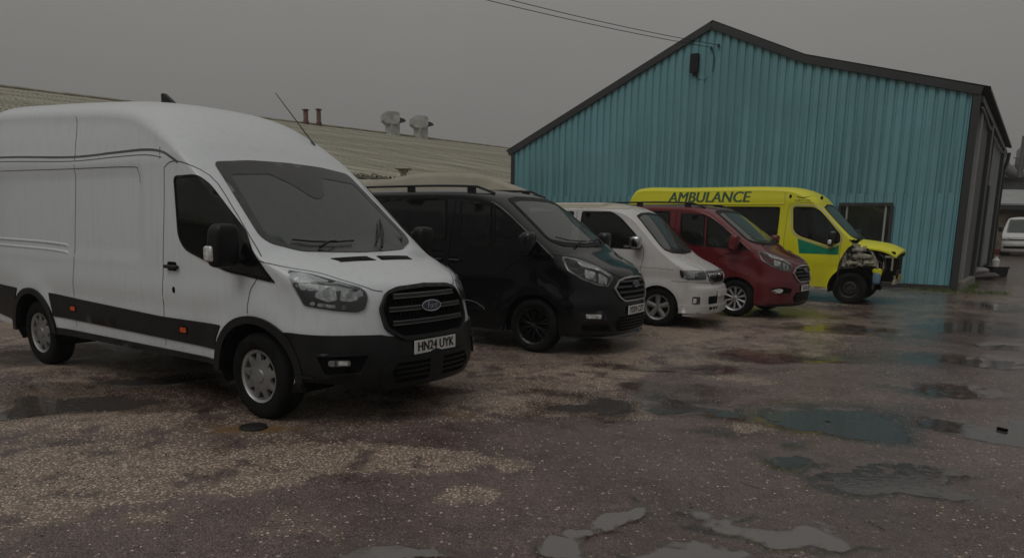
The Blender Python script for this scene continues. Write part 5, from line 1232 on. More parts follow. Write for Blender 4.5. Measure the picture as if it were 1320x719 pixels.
# ------------------------------------------------------------------ teal building
PHI = R(33); CX, CY_ = 12.87, 21.36
def wl(Lx, out, z): return (CX-math.cos(PHI)*Lx-math.sin(PHI)*out, CY_+math.sin(PHI)*Lx-math.cos(PHI)*out, z)
SD = Vector((math.sin(R(35.6)), math.cos(R(35.6)), 0)); SN = Vector((math.cos(R(35.6)), -math.sin(R(35.6)), 0))
def sl(s_, out, z): return tuple(Vector((CX, CY_, z))+SD*s_+SN*out)
def eave(Lx): return float(np.interp(Lx, [0, 4.70, 7.70, 15.45], [5.56, 6.86, 8.23, 4.55]))
M['teal'] = None
def metalsheet(name, c1, c2, rough=.5, streak=1., rust=.0):
    m, t, n, l, p = newmat(name); c = n.new('ShaderNodeTexCoord')
    mp = n.new('ShaderNodeMapping'); mp.inputs['Scale'].default_value = (1.6, 1.6, .22); l.new(c.outputs['Object'], mp.inputs[0])
    z = noise_node(n, l, 1, 6, .65, vec=mp.outputs[0]); z2 = noise_node(n, l, .5, 5, .6)
    col = mixc(n, l, mrange(n, l, z.outputs[0], .35, .7, 0, streak), c1, c2); col = mixc(n, l, mrange(n, l, z2.outputs[0], .4, .7, 0, .5), col, tuple(q*.75 for q in c1))
    g = n.new('ShaderNodeObjectInfo'); rv = mrange(n, l, g.outputs['Random'], 0, 1, .97, 1.03)
    mm_ = n.new('ShaderNodeVectorMath'); mm_.operation = 'SCALE'; l.new(col, mm_.inputs[0]); l.new(rv, mm_.inputs['Scale']); l.new(mm_.outputs[0], p.inputs['Base Color'])
    p.inputs['Roughness'].default_value = rough; z3 = noise_node(n, l, 3, 3); l.new(bump(n, l, z3.outputs[0], .15, .03), p.inputs['Normal']); return m
M['teal'] = metalsheet('teal_profiled_sheet', (.128, .300, .335), (.156, .345, .380), .45)
M['trim'] = metalsheet('dark_trim_metal', (.022, .024, .027), (.035, .036, .038), .5)
M['greyed'] = metalsheet('weathered_grey_sheet', (.19, .205, .205), (.27, .285, .28), .6)
M['darksheet'] = metalsheet('dark_grey_door_sheet', (.085, .083, .080), (.115, .112, .108), .6)
M['pale'] = metalsheet('pale_grey_paint', (.23, .24, .24), (.30, .31, .30), .6)
M['roofdark'] = metalsheet('dark_roof_sheet', (.04, .042, .042), (.07, .07, .068), .6)
M['concrete'] = simple('concrete', (.20, .19, .17), .8, bmp=.4, bscale=20, var=.3)
SH = empty('teal_building', (CX, CY_, 0)); tag(SH, 'teal profiled-metal industrial building with lopsided gable and dark verge trim', 'building')
SHI = Matrix.Translation((-CX, -CY_, 0))
def shp(name, v, f, mat, auto=30):
    return mesh_obj(name, [(a-CX, b-CY_, c) for a, b, c in v], f, mat, SH, auto=auto)
def profile_sheet(L0, L1, zr, name='cladding_sheet', per=.2625, mat='teal', pos=wl, dep=.058, off=0., parent=None, holes=()):
    """box-profile sheet between L0 and L1; zr(L)->list of (z0,z1)"""
    dpt = lambda x: float(np.interp((x/per) % 1.0, (0, .56, .66, .88, 1.0), (dep, dep, 0, 0, dep)))
    xs = sorted({L0, L1} | {round((k_+a)*per, 5) for k_ in range(int(L0/per)-1, int(L1/per)+2) for a in (0, .56, .66, .88) if L0 < (k_+a)*per < L1})
    xs = [(q, dpt(q)) for q in xs]
    v = []; f = []
    for i in range(len(xs)-1):
        (a, da), (b, db) = xs[i], xs[i+1]
        if b-a < 1e-5: continue
        za, zb = zr(a+1e-4), zr(b-1e-4)
        for (p0, p1), (q0, q1) in zip(za, zb):
            k = len(v); v += [pos(a, da+off, p0), pos(b, db+off, q0), pos(b, db+off, q1), pos(a, da+off, p1)]; f.append((k, k+1, k+2, k+3))
    # weld
    key = {}; nv = []; mp = []
    for p in v:
        kk = tuple(round(c, 4) for c in p)
        if kk not in key: key[kk] = len(nv); nv.append(p)
        mp.append(key[kk])
    f = [tuple(mp[i] for i in q) for q in f]; f = [q for q in f if len(set(q)) == 4]
    cz = Vector(pos(L0, 1, 0))-Vector(pos(L0, 0, 0))
    a, b, c = (Vector(nv[i]) for i in f[0][:3])
    if (b-a).cross(c-a).dot(cz) < 0: f = [q[::-1] for q in f]
    return shp(name, nv, f, M[mat], auto=25)
WIN = (1.87, 3.25, 1.0, 2.42)
def z_low(x):
    if WIN[0] < x < WIN[1]: return [(.12, WIN[2]), (WIN[3], 2.80)]
    return [(.12, 2.80)]
k = 0
while k*1.05 < 15.45:
    a, b = .12+k*1.05, min(.12+(k+1)*1.05, 15.40)
    if b-a > .05:
        # break sheets at the window edges so that cut-outs are exact
        if a < WIN[0] < b or a < WIN[1] < b:
            e = WIN[0] if a < WIN[0] < b else WIN[1]
            profile_sheet(a, e, z_low); profile_sheet(e, b, z_low)
        else: profile_sheet(a, b, z_low)
        profile_sheet(a, b, lambda x: [(2.785, eave(x)-.10)], off=.002)
    k += 1
# structure behind the sheets: a dark inner gable, side wall, back
gp = [(0, 0), (15.45, 0), (15.45, 4.5), (7.70, 8.15), (4.70, 6.8), (0, 5.5)]
# inner backing with window opening
def gable_back():
    V_, F_ = tessellate(gp, [[(WIN[0]-.02, WIN[2]-.02), (WIN[1]+.02, WIN[2]-.02), (WIN[1]+.02, WIN[3]+.02), (WIN[0]-.02, WIN[3]+.02)]], .9)
    shp('inner_lining', [wl(a, -.05, b) for a, b in V_], [tuple(int(i) for i in q) for q in F_], M['dark'])
gable_back()
def beam(p, q, w, d, name, mat, parent=None, shw=True):
    """box between points p,q ; w vertical width, d depth along outward normal"""
    p, q = Vector(p), Vector(q); t = (q-p).normalized(); n_ = Vector((-math.sin(PHI), -math.cos(PHI), 0)); s_ = t.cross(n_).normalized()
    v = [a+s_*x*w/2+n_*y*d/2 for a in (p, q) for x in (-1, 1) for y in (-1, 1)]
    return shp(name, v, [(0, 1, 3, 2), (4, 6, 7, 5), (0, 4, 5, 1), (2, 3, 7, 6), (0, 2, 6, 4), (1, 5, 7, 3)], M[mat])
pts = [(-.10, 5.53), (4.70, 6.86), (7.70, 8.23), (15.62, 4.47)]
for (a, za), (b, zb) in zip(pts[:-1], pts[1:]): beam(wl(a, .08, za), wl(b, .08, zb), .22, .12, 'verge_trim', 'trim')
beam(wl(0, .06, .05), wl(0, .06, 5.5), .19, .10, 'corner_trim', 'trim'); beam(wl(15.42, .06, .05), wl(15.42, .06, 4.5), .14, .10, 'corner_trim', 'trim')
beam(wl(.1, .05, .07), wl(15.4, .05, .07), .13, .07, 'base_flashing', 'trim')
fx = MB()
for zz in (.45, 1.55, 2.70, 4.1, 5.5, 6.9):
    for i_ in range(59):
        x_ = (i_+.28)*.2625
        if x_ > 15.3 or zz > eave(x_)-.25 or (WIN[0]-.1 < x_ < WIN[1]+.1 and WIN[2]-.1 < zz < WIN[3]+.1): continue
        v_ = [wl(x_+a_, .058+o_, zz+b_) for o_ in (0, .008) for a_, b_ in ((-.012, -.012), (.012, -.012), (.012, .012), (-.012, .012))]
        fx.add(v_, [(4, 5, 6, 7), (0, 1, 5, 4), (1, 2, 6, 5), (2, 3, 7, 6), (3, 0, 4, 7)])
o = shp('sheet_screws', fx.v, fx.f, M['greyed']); tag(o, kind='stuff')
# window
wf = MB()
for (a, b, c, d) in ((WIN[0]-.06, WIN[1]+.06, WIN[3]+.0, WIN[3]+.09), (WIN[0]-.06, WIN[1]+.06, WIN[2]-.07, WIN[2]), (WIN[0]-.09, WIN[0]-.0, WIN[2], WIN[3]), (WIN[1], WIN[1]+.09, WIN[2], WIN[3])):
    v = [wl(x, o_, z) for x in (a, b) for z in (c, d) for o_ in (-.06, .075)]; wf.add(v, [(0, 1, 3, 2), (4, 6, 7, 5), (0, 4, 5, 1), (2, 3, 7, 6), (0, 2, 6, 4), (1, 5, 7, 3)])
wfo = shp('window', wf.v, wf.f, M['trim'])
def wpart(name, a, b, c, d, o0, o1, mat):
    v = [wl(x, o_, z) for x in (a, b) for z in (c, d) for o_ in (o0, o1)]
    return mesh_obj(name, [(p[0]-CX, p[1]-CY_, p[2]) for p in v], [(0, 1, 3, 2), (4, 6, 7, 5), (0, 4, 5, 1), (2, 3, 7, 6), (0, 2, 6, 4), (1, 5, 7, 3)], M[mat], wfo)
M['winglass'] = glassmat('office_window_glass', (.35, .38, .36), ior=1.5, greyed=.05)
wpart('pane', WIN[0], WIN[1], WIN[2], WIN[3], -.03, -.025, 'winglass')
wpart('mullion', WIN[0]+.10, WIN[0]+.155, WIN[2], WIN[3], -.02, .03, 'pale'); wpart('mullion', WIN[1]-.20, WIN[1]-.15, WIN[2], WIN[3], -.02, .03, 'pale')
for i in range(11): wpart('blind_slat', WIN[0]+.2+i*.085, WIN[0]+.25+i*.085, WIN[2]+.05, WIN[3]-.05-.02*(i % 3), -.10, -.095, 'greyed')
# room behind window
rm = MB().box((0, 0, 0), (2.6, 1.6, 2.2)); 
v = [wl(a, b, c) for a in (1.2, 3.9) for b in (-2.2, -.2) for c in (.5, 2.8)]
shp('room_lining', v, [(0, 1, 3, 2), (4, 6, 7, 5), (0, 4, 5, 1), (0, 2, 6, 4), (1, 5, 7, 3)], M['dark'])
# side elevation
def sblock(name, s0, s1, z0, z1, out0, out1, mat):
    v = [sl(s_, o_, z) for s_ in (s0, s1) for z in (z0, z1) for o_ in (out0, out1)]
    return shp(name, v, [(0, 1, 3, 2), (4, 6, 7, 5), (0, 4, 5, 1), (2, 3, 7, 6), (0, 2, 6, 4), (1, 5, 7, 3)], M[mat])
sblock('side_wall', .12, 16, 0, 5.35, -.15, 0, 'darksheet')
sblock('door_jamb', 1.0, 1.6, 0, 5.1, .003, .10, 'pale')
for i in range(7): sblock('shutter_panel', 1.62+i*.46, 1.62+i*.46+.44, .08, 5.0, .003, .045, 'darksheet')
sblock('side_post', 4.9, 5.7, 0, 5.3, .003, .16, 'trim'); 
profile_sheet(5.75, 7.6, lambda x: [(.2, 5.25)], 'side_sheet', mat='greyed', pos=sl, off=.003)
sblock('blue_door_frame', 7.62, 8.2, .2, 3.4, .003, .14, 'trim')
profile_sheet(8.25, 13.4, lambda x: [(.4, 5.25)], 'side_sheet', mat='greyed', pos=sl, off=.003)
sblock('prop_board', 9.2, 9.5, .5, 1.7, .1, .16, 'pale')
sblock('concrete_skirting', .3, 4.8, -.05, .22, .05, .22, 'concrete')
sblock('end_post', 13.4, 14.2, .2, 5.3, .003, .18, 'trim')
# roofs: both slopes corrugated, running back along the side
def roof_sheet(p0, p1, name):
    (La, za), (Lb, zb) = p0, p1; depth = 16.4; per = .38; nseg = int(depth/per)*6
    v = []; f = []; run = Vector(wl(La, 0, za)), Vector(wl(Lb, 0, zb))
    back = SD
    for i in range(nseg+1):
        d = i*per/6; h = .05*math.cos(2*math.pi*i/6)
        for e in run: q = e+back*(d-.05); v.append((q.x, q.y, q.z+.13+h)); 
    for i in range(nseg): f.append((2*i, 2*i+1, 2*i+3, 2*i+2))
    kk = len(v); v += [(a, b, c-.03) for a, b, c in v]; f += [tuple(j+kk for j in q[::-1]) for q in f[:]]
    for i in range(nseg):
        for e in (0, 1): f.append((2*i+e, 2*i+2+e, 2*i+2+e+kk, 2*i+e+kk))
    shp(name, v, f, M['roofdark'], auto=50)
roof_sheet((-.30, 5.46), (4.70, 6.84), 'roof_slope'); roof_sheet((4.70, 6.84), (7.70, 8.21), 'roof_slope'); roof_sheet((7.70, 8.21), (15.75, 4.41), 'roof_slope')
g = MB(); g.tube([Vector(sl(.3+i*1.55, .13, 5.14-.16*math.sin(i*math.pi/10)+.04*(i % 2))) for i in range(11)], .035, 8); shp('gutter', g.v, g.f, M['pale'])
g = MB(); g.tube([sl(15.9, .25, 5.30), sl(15.9, .22, 4.9), sl(15.7, .12, 4.5), sl(15.7, .12, .4)], .075, 8); shp('downpipe', g.v, g.f, M['plastic'])
sblock('eaves_fascia', 0, 16.2, 5.24, 5.40, .0, .16, 'trim')
g = MB(); g.tube([wl(1.36, .06, .98), wl(1.40, .10, 1.02), wl(1.46, .10, .98), wl(1.46, .10, .84)], .022, 6); shp('wall_hook', g.v, g.f, M['gapd'])
# box, insulators and cables on the gable
fb = MB(); v = [wl(8.20+a, .04+b, 7.08+c) for a in (-.13, .13) for b in (0, .16) for c in (-.30, .30)]
fb.add(v, [(0, 1, 3, 2), (4, 6, 7, 5), (0, 4, 5, 1), (2, 3, 7, 6), (0, 2, 6, 4), (1, 5, 7, 3)]); v = [wl(8.17+a, .04+b, 6.74+c) for a in (-.06, .06) for b in (0, .1) for c in (-.05, .05)]
fb.add(v, [(0, 1, 3, 2), (4, 6, 7, 5), (0, 4, 5, 1), (2, 3, 7, 6), (0, 2, 6, 4), (1, 5, 7, 3)])
o = mesh_obj('meter_box', fb.v, fb.f, M['plastic']); tag(o, 'small black box fixed high on the teal gable below the cables', 'box')
ins = [(7.66, 7.50), (7.42, 7.55)]
for i, (a, z) in enumerate(ins):
    m = MB().tube([wl(a, .03, z), wl(a, .14, z)], .022, 7); m.tube([wl(a, .12, z-.04), wl(a, .12, z+.05)], [.045, .03], 8); o = m.build('insulator', M['plastic'])
    tag(o, ['small dark insulator on the gable under the ridge, the left one', 'small dark insulator on the gable under the ridge, the right one'][i], 'insulator', 'cable insulators on the gable')
m = MB(); P = [wl(7.62, .10, 7.45), wl(7.55, .06, 7.2), wl(7.56, .05, 6.9), wl(7.66, .05, 6.65), wl(7.86, .05, 6.52), wl(8.05, .06, 6.56), wl(8.16, .07, 6.72)]
m.tube(P, .011, 5); o = m.build('drop_cable', M['plastic']); tag(o, 'thin cable looping from the insulators down to the black box', 'cable')
for i, (a, z) in enumerate(ins):
    e = Vector(wl(a, .12, z+.02)); q = Vector(((-1.47, 20, 7.44), (-.82, 20.4, 7.56))[i]); t = (q-e); P = []
    for j in range(25):
        s_ = 2.6*j/24; p = e+t*s_; p.z += .28*s_*(s_-1); P.append(p)
    m = MB().tube(P, .010, 5); o = m.build('overhead_cable', M['plastic']); tag(o, ['lower of the two thin overhead cables running to the teal gable', 'upper of the two thin overhead cables running to the teal gable'][i], 'cable', 'overhead cables')
# ------------------------------------------------------------------ long low building with the mossy corrugated roof
BH = empty('long_roofed_building', (-10, 45, 0)); tag(BH, 'long building with mossy beige corrugated roof rising behind the vans on the left', 'building')
rd = Vector((.717, .697, 0)); dd = Vector((.697, -.717, 0)); RT = .194; R0 = Vector((-27.5, 40.6, 8.42))
def bh(s_, r_, h=0): q = R0+rd*s_+dd*r_; return (q.x+10, q.y-45, R0.z-RT*r_+h)
m_, t, n, l, p = newmat('mossy_fibre_cement'); c = n.new('ShaderNodeTexCoord')
mp = n.new('ShaderNodeMapping'); mp.inputs['Rotation'].default_value = (0, 0, R(46)); mp.inputs['Scale'].default_value = (.12, 1.6, 1); l.new(c.outputs['Object'], mp.inputs[0])
z1 = noise_node(n, l, 1.0, 6, .7, vec=mp.outputs[0]); z2 = noise_node(n, l, .35, 5, .6)
col = mixc(n, l, mrange(n, l, z1.outputs[0], .36, .64, 0, 1), (.14, .13, .092), (.37, .352, .285)); col = mixc(n, l, mrange(n, l, z2.outputs[0], .4, .65, 0, .5), col, (.20, .195, .14))
l.new(col, p.inputs['Base Color']); p.inputs['Roughness'].default_value = .85
SHEET = 1.08
def roof_piece(s0, s1, r0, r1, lift):
    v = []; f = []; per = .18; k = int(round((s1-s0)/per*4)); 
    for i in range(k+1):
        s_ = s0+(s1-s0)*i/k; h = .045*math.cos(2*math.pi*i/4)
        v += [bh(s_, r0, h+lift), bh(s_, r1, h+lift+.012)]
    for i in range(k): f.append((2*i, 2*i+1, 2*i+3, 2*i+2))
    return v, f
v, f = roof_piece(0, SHEET, 0, 2.9, 0)
course = 9; nsh = 0
protos = {}
for c_ in range(course):
    for i in range(-22, 50):
        r0, r1 = c_*3.0, c_*3.0+3.06
        s0 = i*SHEET
        visible = -14 < i < 42 and c_ < 5
        if not visible or nsh >= 296: continue
        v, f = roof_piece(0, SHEET-.0, r0, r1, (.0+(i % 2)*.004)-c_*0)
        if c_ not in protos:
            me = bpy.data.meshes.new('roof_sheet'); me.from_pydata(v, [], f); me.materials.append(m_); me.polygons.foreach_set('use_smooth', [True]*len(f)); me.update(); protos[c_] = me
        o = bpy.data.objects.new('roof_sheet', protos[c_]); COL.objects.link(o); o.parent = BH; o.location = (rd.x*s0, rd.y*s0, (i % 2)*.006); nsh += 1
allv = []; allf = []
done = set()
cnt = 0
for c_ in range(course):
    for i in range(-22, 50):
        visible = -14 < i < 42 and c_ < 5
        if visible and cnt < 296: cnt += 1; continue
        v, f = roof_piece(i*SHEET, (i+1)*SHEET, c_*3.0, c_*3.0+3.06, (i % 2)*.006); k = len(allv); allv += v; allf += [tuple(j+k for j in q) for q in f]
o = mesh_obj('roof_sheeting', allv, allf, m_, BH, smooth=True); tag(o, kind='stuff')
# back slope, gable walls and long wall under the eaves
A_, B_ = -22*SHEET, 50*SHEET
mesh_obj('rear_roof', [bh(A_, 0, -.03), bh(B_, 0, -.03), (bh(B_, -27, 0)[0], bh(B_, -27)[1], 3.2), (bh(A_, -27)[0], bh(A_, -27)[1], 3.2)], [(0, 1, 2, 3)], m_, BH)
q0, q1 = bh(A_, 26.5), bh(B_, 26.5)
mesh_obj('front_wall', [(q0[0], q0[1], 0), (q1[0], q1[1], 0), (q1[0], q1[1], 3.2), (q0[0], q0[1], 3.2)], [(0, 1, 2, 3)], M['concrete'], BH)
for e in (A_, B_):
    a, b, c2 = bh(e, 26.5), bh(e, 0), bh(e, -26.5); mesh_obj('gable_wall', [(a[0], a[1], 0), (b[0], b[1], 0), (c2[0], c2[1], 0), (c2[0], c2[1], 3.2), (b[0], b[1], b[2]-.1), (a[0], a[1], 3.2)], [(0, 1, 2, 3, 4, 5)], M['concrete'], BH)
m = MB().tube([bh(A_, 0, .06), bh(B_, 0, .06)], .12, 6); m.build('ridge_cap', m_, BH)
g = MB().tube([bh(A_, 27.1, -.1), bh(B_, 27.1, -.1)], .09, 6); g.build('eaves_gutter', M['trim'], BH)
M['rust'] = simple('rusty_flue', (.13, .065, .045), .9, var=.5, scale=3, bmp=.4)
M['cowl'] = simple('galvanised_cowl', (.42, .42, .40), .55, .2, var=.25, scale=2)
def flue(s_, h, w):
    b = Vector(bh(s_, .3)); m = MB().lathe([(w, -.5), (w, h*.86), (w*.85, h*.9), (w*.85, h), (w*.6, h), (0, h)], 10, 'Z', b); m.lathe([(w*1.5, h*.93), (w*1.5, h*.97), (0, h*1.02)], 10, 'Z', b) if s_ < 20 else None
    m.lathe([(w*1.3, -.3), (w*1.3, .25), (w, .3)], 10, 'Z', b); m.build('chimney', M['rust'], BH)
def s_of(px):   # place along the ridge
    t = (px-660)/938.6; return (t*40.6+27.5)/(.717-t*.697)
flue(s_of(397), 1.05, .17); flue(s_of(413), 1.2, .16)
for px in (503, 538):
    b = Vector(bh(s_of(px), .4)); m = MB()
    m.box((b.x, b.y, b.z+.35), (.80, .80, 1.1), rz=R(44)); st_ = m.build('vent_stack', M['cowl'], BH, auto=30)
    m = MB(); cz = b.z+1.22; rz = R(20)
    # octagonal hood, wider than its stack
    oc_p = [(-.80, -.22), (-.5, -.45), (.30, -.45), (.48, -.22), (.48, .34), (.30, .46), (-.5, .46), (-.80, .24)]
    U_ = Vector((math.cos(rz), math.sin(rz), 0)); Vv = Vector((0, 0, 1)); D_ = Vector((-math.sin(rz), math.cos(rz), 0))*1.0
    m.extr(oc_p, Vector((b.x, b.y, cz))-D_/2, U_, Vv, D_); hd = m.build('vent_hood', M['cowl'], BH, auto=30)
    m = MB(); sp = [(.42, .10), (.85, .0), (.98, -.16), (.42, -.30)]; m.extr(sp, Vector((b.x, b.y, cz))-D_*.36, U_, Vv, D_*.72); m.build('vent_outlet', M['trim'], BH, auto=30)
# ------------------------------------------------------------------ cream caravan behind the black van
M['caravan'] = simple('caravan_cream_shell', (.29, .27, .205), .55, var=.14, scale=1.5, bmp=.05, bscale=8)
CV = empty('caravan', (-2.3, 17.6, 0), R(-4)); tag(CV, 'old cream caravan parked behind the black van, only its rounded roof showing', 'caravan')
prof = [(-3.4, .5), (2.55, .5), (2.85, .9), (2.92, 1.6), (2.86, 2.1), (2.70, 2.32), (2.50, 2.44), (2.2, 2.54), (1.75, 2.68), (1.4, 2.73), (.6, 2.74), (.1, 2.70), (-.35, 2.62), (-.7, 2.58), (-2.9, 2.56), (-3.3, 2.45), (-3.45, 2.0), (-3.5, 1.0)]
v = []; f = []; pr = densify(smoothp(prof+[prof[0]], 3), .3, False)[:-1]; k = len(pr)
for yy, ins_ in ((-1.08, .10), (-1.02, .03), (-.9, 0), (0, -.03), (.9, 0), (1.02, .03), (1.08, .10)):
    for q in (inset(pr, ins_) if ins_ else pr): v.append((q[0], yy, q[1]))
for i in range(6):
    for j in range(k): f.append((i*k+j, i*k+(j+1) % k, (i+1)*k+(j+1) % k, (i+1)*k+j))
f += [tuple(range(k))[::-1], tuple(range(6*k, 7*k))]
mesh_obj('shell', v, f, M['caravan'], CV, auto=60)
for x0, x1 in ((-2.6, -1.4), (-.6, .8), (1.3, 2.3)): MB().box(((x0+x1)/2, -1.10, 1.75), (x1-x0, .03, .6), bev=.01).build('window', M['winglass'], CV)
m = MB().box((-.22, -.5, 2.75), (.12, .10, .20)); m.box((-.22, -.5, 2.85), (.34, .34, .05), bev=.02); m.box((-.22, -.5, 2.80), (.2, .2, .06), bev=.02); m.build('roof_vent', M['caravan'], CV)
for x0 in (-2.9, -1.6): MB().box((x0, -.6, 2.70), (.5, .4, .06), bev=.02).build('roof_hatch', M['pale'], CV)
ribs = MB()
for x0 in np.arange(-3.0, -.8, .27): ribs.box((x0, 0, 2.70), (.03, 1.9, .03))
ribs.build('roof_ribs', M['caravan'], CV)
for yy in (-.95, .95):
    t_ = MB().lathe([(.1, -.09), (.32, -.09), (.33, 0), (.32, .09), (.1, .09)], 24, c=(0, yy, .33)); t_.build('wheel', M['rubber'], CV)
# ------------------------------------------------------------------ far right: yard buildings, van, odds and ends
GB = empty('grey_factory', (38, 55, 0)); tag(GB, 'pale grey factory with ducts and a flue in the far right background', 'building')
def gb(x, y, z): return (x-38, y-55, z)
M['misty'] = simple('pale_factory_sheet', (.17, .175, .175), .7, var=.12); M['brick'] = simple('brown_brick_render', (.095, .072, .05), .85, var=.35, scale=1.5, bmp=.3, bscale=10); M['darkpipe'] = simple('grey_flue_pipe', (.10, .10, .10), .6)
MB().box(gb(43, 58, 2.9), (20, 12, 5.4)).build('wall', M['misty'], GB); MB().box(gb(43, 58, 5.75), (20.6, 12.6, .3)).build('roof_edge', M['greyed'], GB)
m = MB(); D = 51.5; m.tube([gb(33.6, D, 5.0), gb(33.6, D, 6.0), gb(33.8, D, 6.5), gb(34.4, D, 6.7), gb(35.0, D, 6.5)], .42, 12) if False else None
m = MB(); m.tube([gb(32.7, 51, 7.2), gb(32.9, 51, 6.6), gb(33.3, 51, 6.1), gb(33.9, 51, 5.75), gb(34.6, 51, 5.65), gb(35.2, 51, 6.0), gb(35.3, 51, 6.8), gb(35.3, 51, 7.6)], .34, 12); m.build('duct', M['misty'], GB)
MB().tube([gb(34.0, 50.6, 5.5), gb(34.0, 50.6, 8.2)], .16, 10).build('flue', M['darkpipe'], GB)
m = MB().lathe([(.55, 6.2), (.6, 6.3), (.6, 7.4), (.4, 7.7), (0, 7.8)], 16, 'Z', gb(35.2, 52, 0)); m.build('cyclone', M['misty'], GB)
m = MB()
for i in range(7): m.tube([gb(34.4+i*.5, 51.8, 5.8), gb(34.4+i*.5, 51.8, 6.9)], .03, 5)
m.tube([gb(34.2, 51.8, 6.9), gb(38, 51.8, 6.9)], .03, 5); m.tube([gb(34.2, 51.8, 6.4), gb(38, 51.8, 6.4)], .03, 5); m.build('roof_railing', M['darkpipe'], GB)
LT = empty('brown_garage', (31, 43, 0)); tag(LT, 'low brown garage with pale sloping roof beyond the teal building', 'building')
lt = lambda x, y, z: (x-31, y-43, z)
MB().box(lt(32, 44.6, 1.95), (13, 4, 2.9)).build('wall', M['brick'], LT)
v = [lt(25.0, 42.0, 3.42), lt(39, 42.0, 3.42), lt(39, 48, 4.55), lt(25.0, 48, 4.55)]; v += [(a, b, c-.12) for a, b, c in v]
mesh_obj('roof', v, [(0, 1, 2, 3), (7, 6, 5, 4), (0, 4, 5, 1), (1, 5, 6, 2), (2, 6, 7, 3), (3, 7, 4, 0)], M['pale'], LT)
MB().box(lt(32, 42.05, 3.2), (13.6, .1, .25)).build('fascia', M['trim'], LT)
M['tan'] = simple('tan_garage_door', (.17, .135, .085), .7, var=.3, scale=2)
for i in range(5): MB().box(lt(27.55, 42.55, .95+i*.42), (1.15, .06, .40), bev=.01).build('door_panel', M['tan'], LT)
for x0 in (30.5, 34.5): MB().box(lt(x0, 42.57, 1.9), (2.6, .06, 2.3)).build('door', M['darksheet'], LT)
# parked white van facing us
FV = empty('distant_van', (26.0, 37.9, .60), R(-128)); tag(FV, 'white van facing the camera in front of the brown garage at far right', 'van')
B = BODY['bongo']; sc_ = [(-.62, 1.17), (.62, 1.17), (.66, 1.85), (-.66, 1.85)]
shell(B, FV, 'body', M['white2'], [], sc_); arch_liner(FV, B.arches, B.W, .45)
patch(B, 'windscreen', 'F', rpoly([(-.68, 1.16), (.68, 1.16), (.66, 1.86), (-.66, 1.86)], .08), M['screen'], FV, off=.004, thick=.004, step=.15); cabin(FV, -.05, 1.10, -.85, .70, zfloor=.6, ztop=1.42)
for sg in (1, -1):
    patch(B, 'headlight', 'C', [(sg*-1.55, .94), (sg*-1.0, .93), (sg*-1.0, .80), (sg*-1.5, .80)], M['lampdark'], FV, off=.006)
    v, f = ellipsoid((-.30, sg*.98, 1.35), (.14, .2, .26), 4); mesh_obj('door_mirror', v, f, M['plastic'], FV, smooth=True)
    for ax in (0, -2.92):
        w_ = MB().lathe([(.12, -.1), (.31, -.1), (.325, 0), (.31, .1), (.12, .1), (0, .08)], 24, c=(ax, sg*.74, .325)); w_.build('wheel', M['rubber'], FV)
patch(B, 'grille', 'C', [(-.95, .92), (.95, .92), (.95, .80), (-.95, .80)], M['gapd'], FV, off=.006); patch(B, 'bumper_intake', 'C', [(-1.1, .50), (1.1, .50), (1.1, .38), (-1.1, .38)], M['gapd'], FV, off=.006)
MB().box((.85, 0, .60), (.012, .52, .11)).build('number_plate', M['plate'], FV)
# odds and ends by the side door
def gzz(x, y): return float(ground_z(np.array([x]), np.array([y]))[0][0])
M['sack'] = simple('grey_plastic_sack', (.19, .17, .17), .5, var=.4, scale=5, bmp=.5, bscale=9); M['sackp'] = simple('dark_mauve_sack', (.06, .045, .05), .5, bmp=.5, bscale=9)
for i, (x, y, dz, mt, lb) in enumerate(((17.25, 27.1, 0, 'sackp', 'dark mauve sack lying at the bottom of the small heap by the side door'), (17.2, 27.4, .16, 'sack', 'pale grey sack lying on top of the small heap by the side door'))):
    v, f = ellipsoid((0, 0, 0), (1.25-.2*i, .6, .22), 2.6, 18, 9); v = [(a, b, c+.03*math.sin(a*5)+.02*math.sin(b*9+a*3)) for a, b, c in v]
    o = mesh_obj('sack', v, f, M[mt], None, smooth=True, loc=(x, y, gzz(x, y)+.11+dz), rot=(0, 0, R(-15+20*i))); tag(o, lb, 'sack', 'sacks by the side door')
x, y = 18.6, 28.3; z = gzz(x, y); PB = empty('planter', (x, y, z)); tag(PB, 'square black tub standing in front of the side wall near the sacks', 'tub')
m = MB(); m.extr([(-.26, 0), (.26, 0), (.30, .34), (-.30, .34)], (0, -.28, 0), (1, 0, 0), (0, 0, 1), (0, .56, 0)); m.build('tub', M['plastic'], PB); MB().box((0, 0, .35), (.66, .62, .05), bev=.01).build('rim', M['plastic'], PB)
o = MB().lathe([(0, 0), (.12, 0), (.13, .26), (.05, .34), (.05, .40), (0, .40)], 14, 'Z').build('plastic_container', M['plate'], None, loc=(x-.05, y, z+.36)); tag(o, 'small white plastic container standing on the black tub', 'container')
x, y = 26.2, 40.3; o = MB().box((0, 0, .14), (1.0, .35, .28), bev=.03).build('red_kerb_block', simple('red_plastic_barrier_foot', (.20, .045, .025), .6), None, loc=(x, y, gzz(x, y))); tag(o, 'low red block on the ground beside the far white van', 'block')
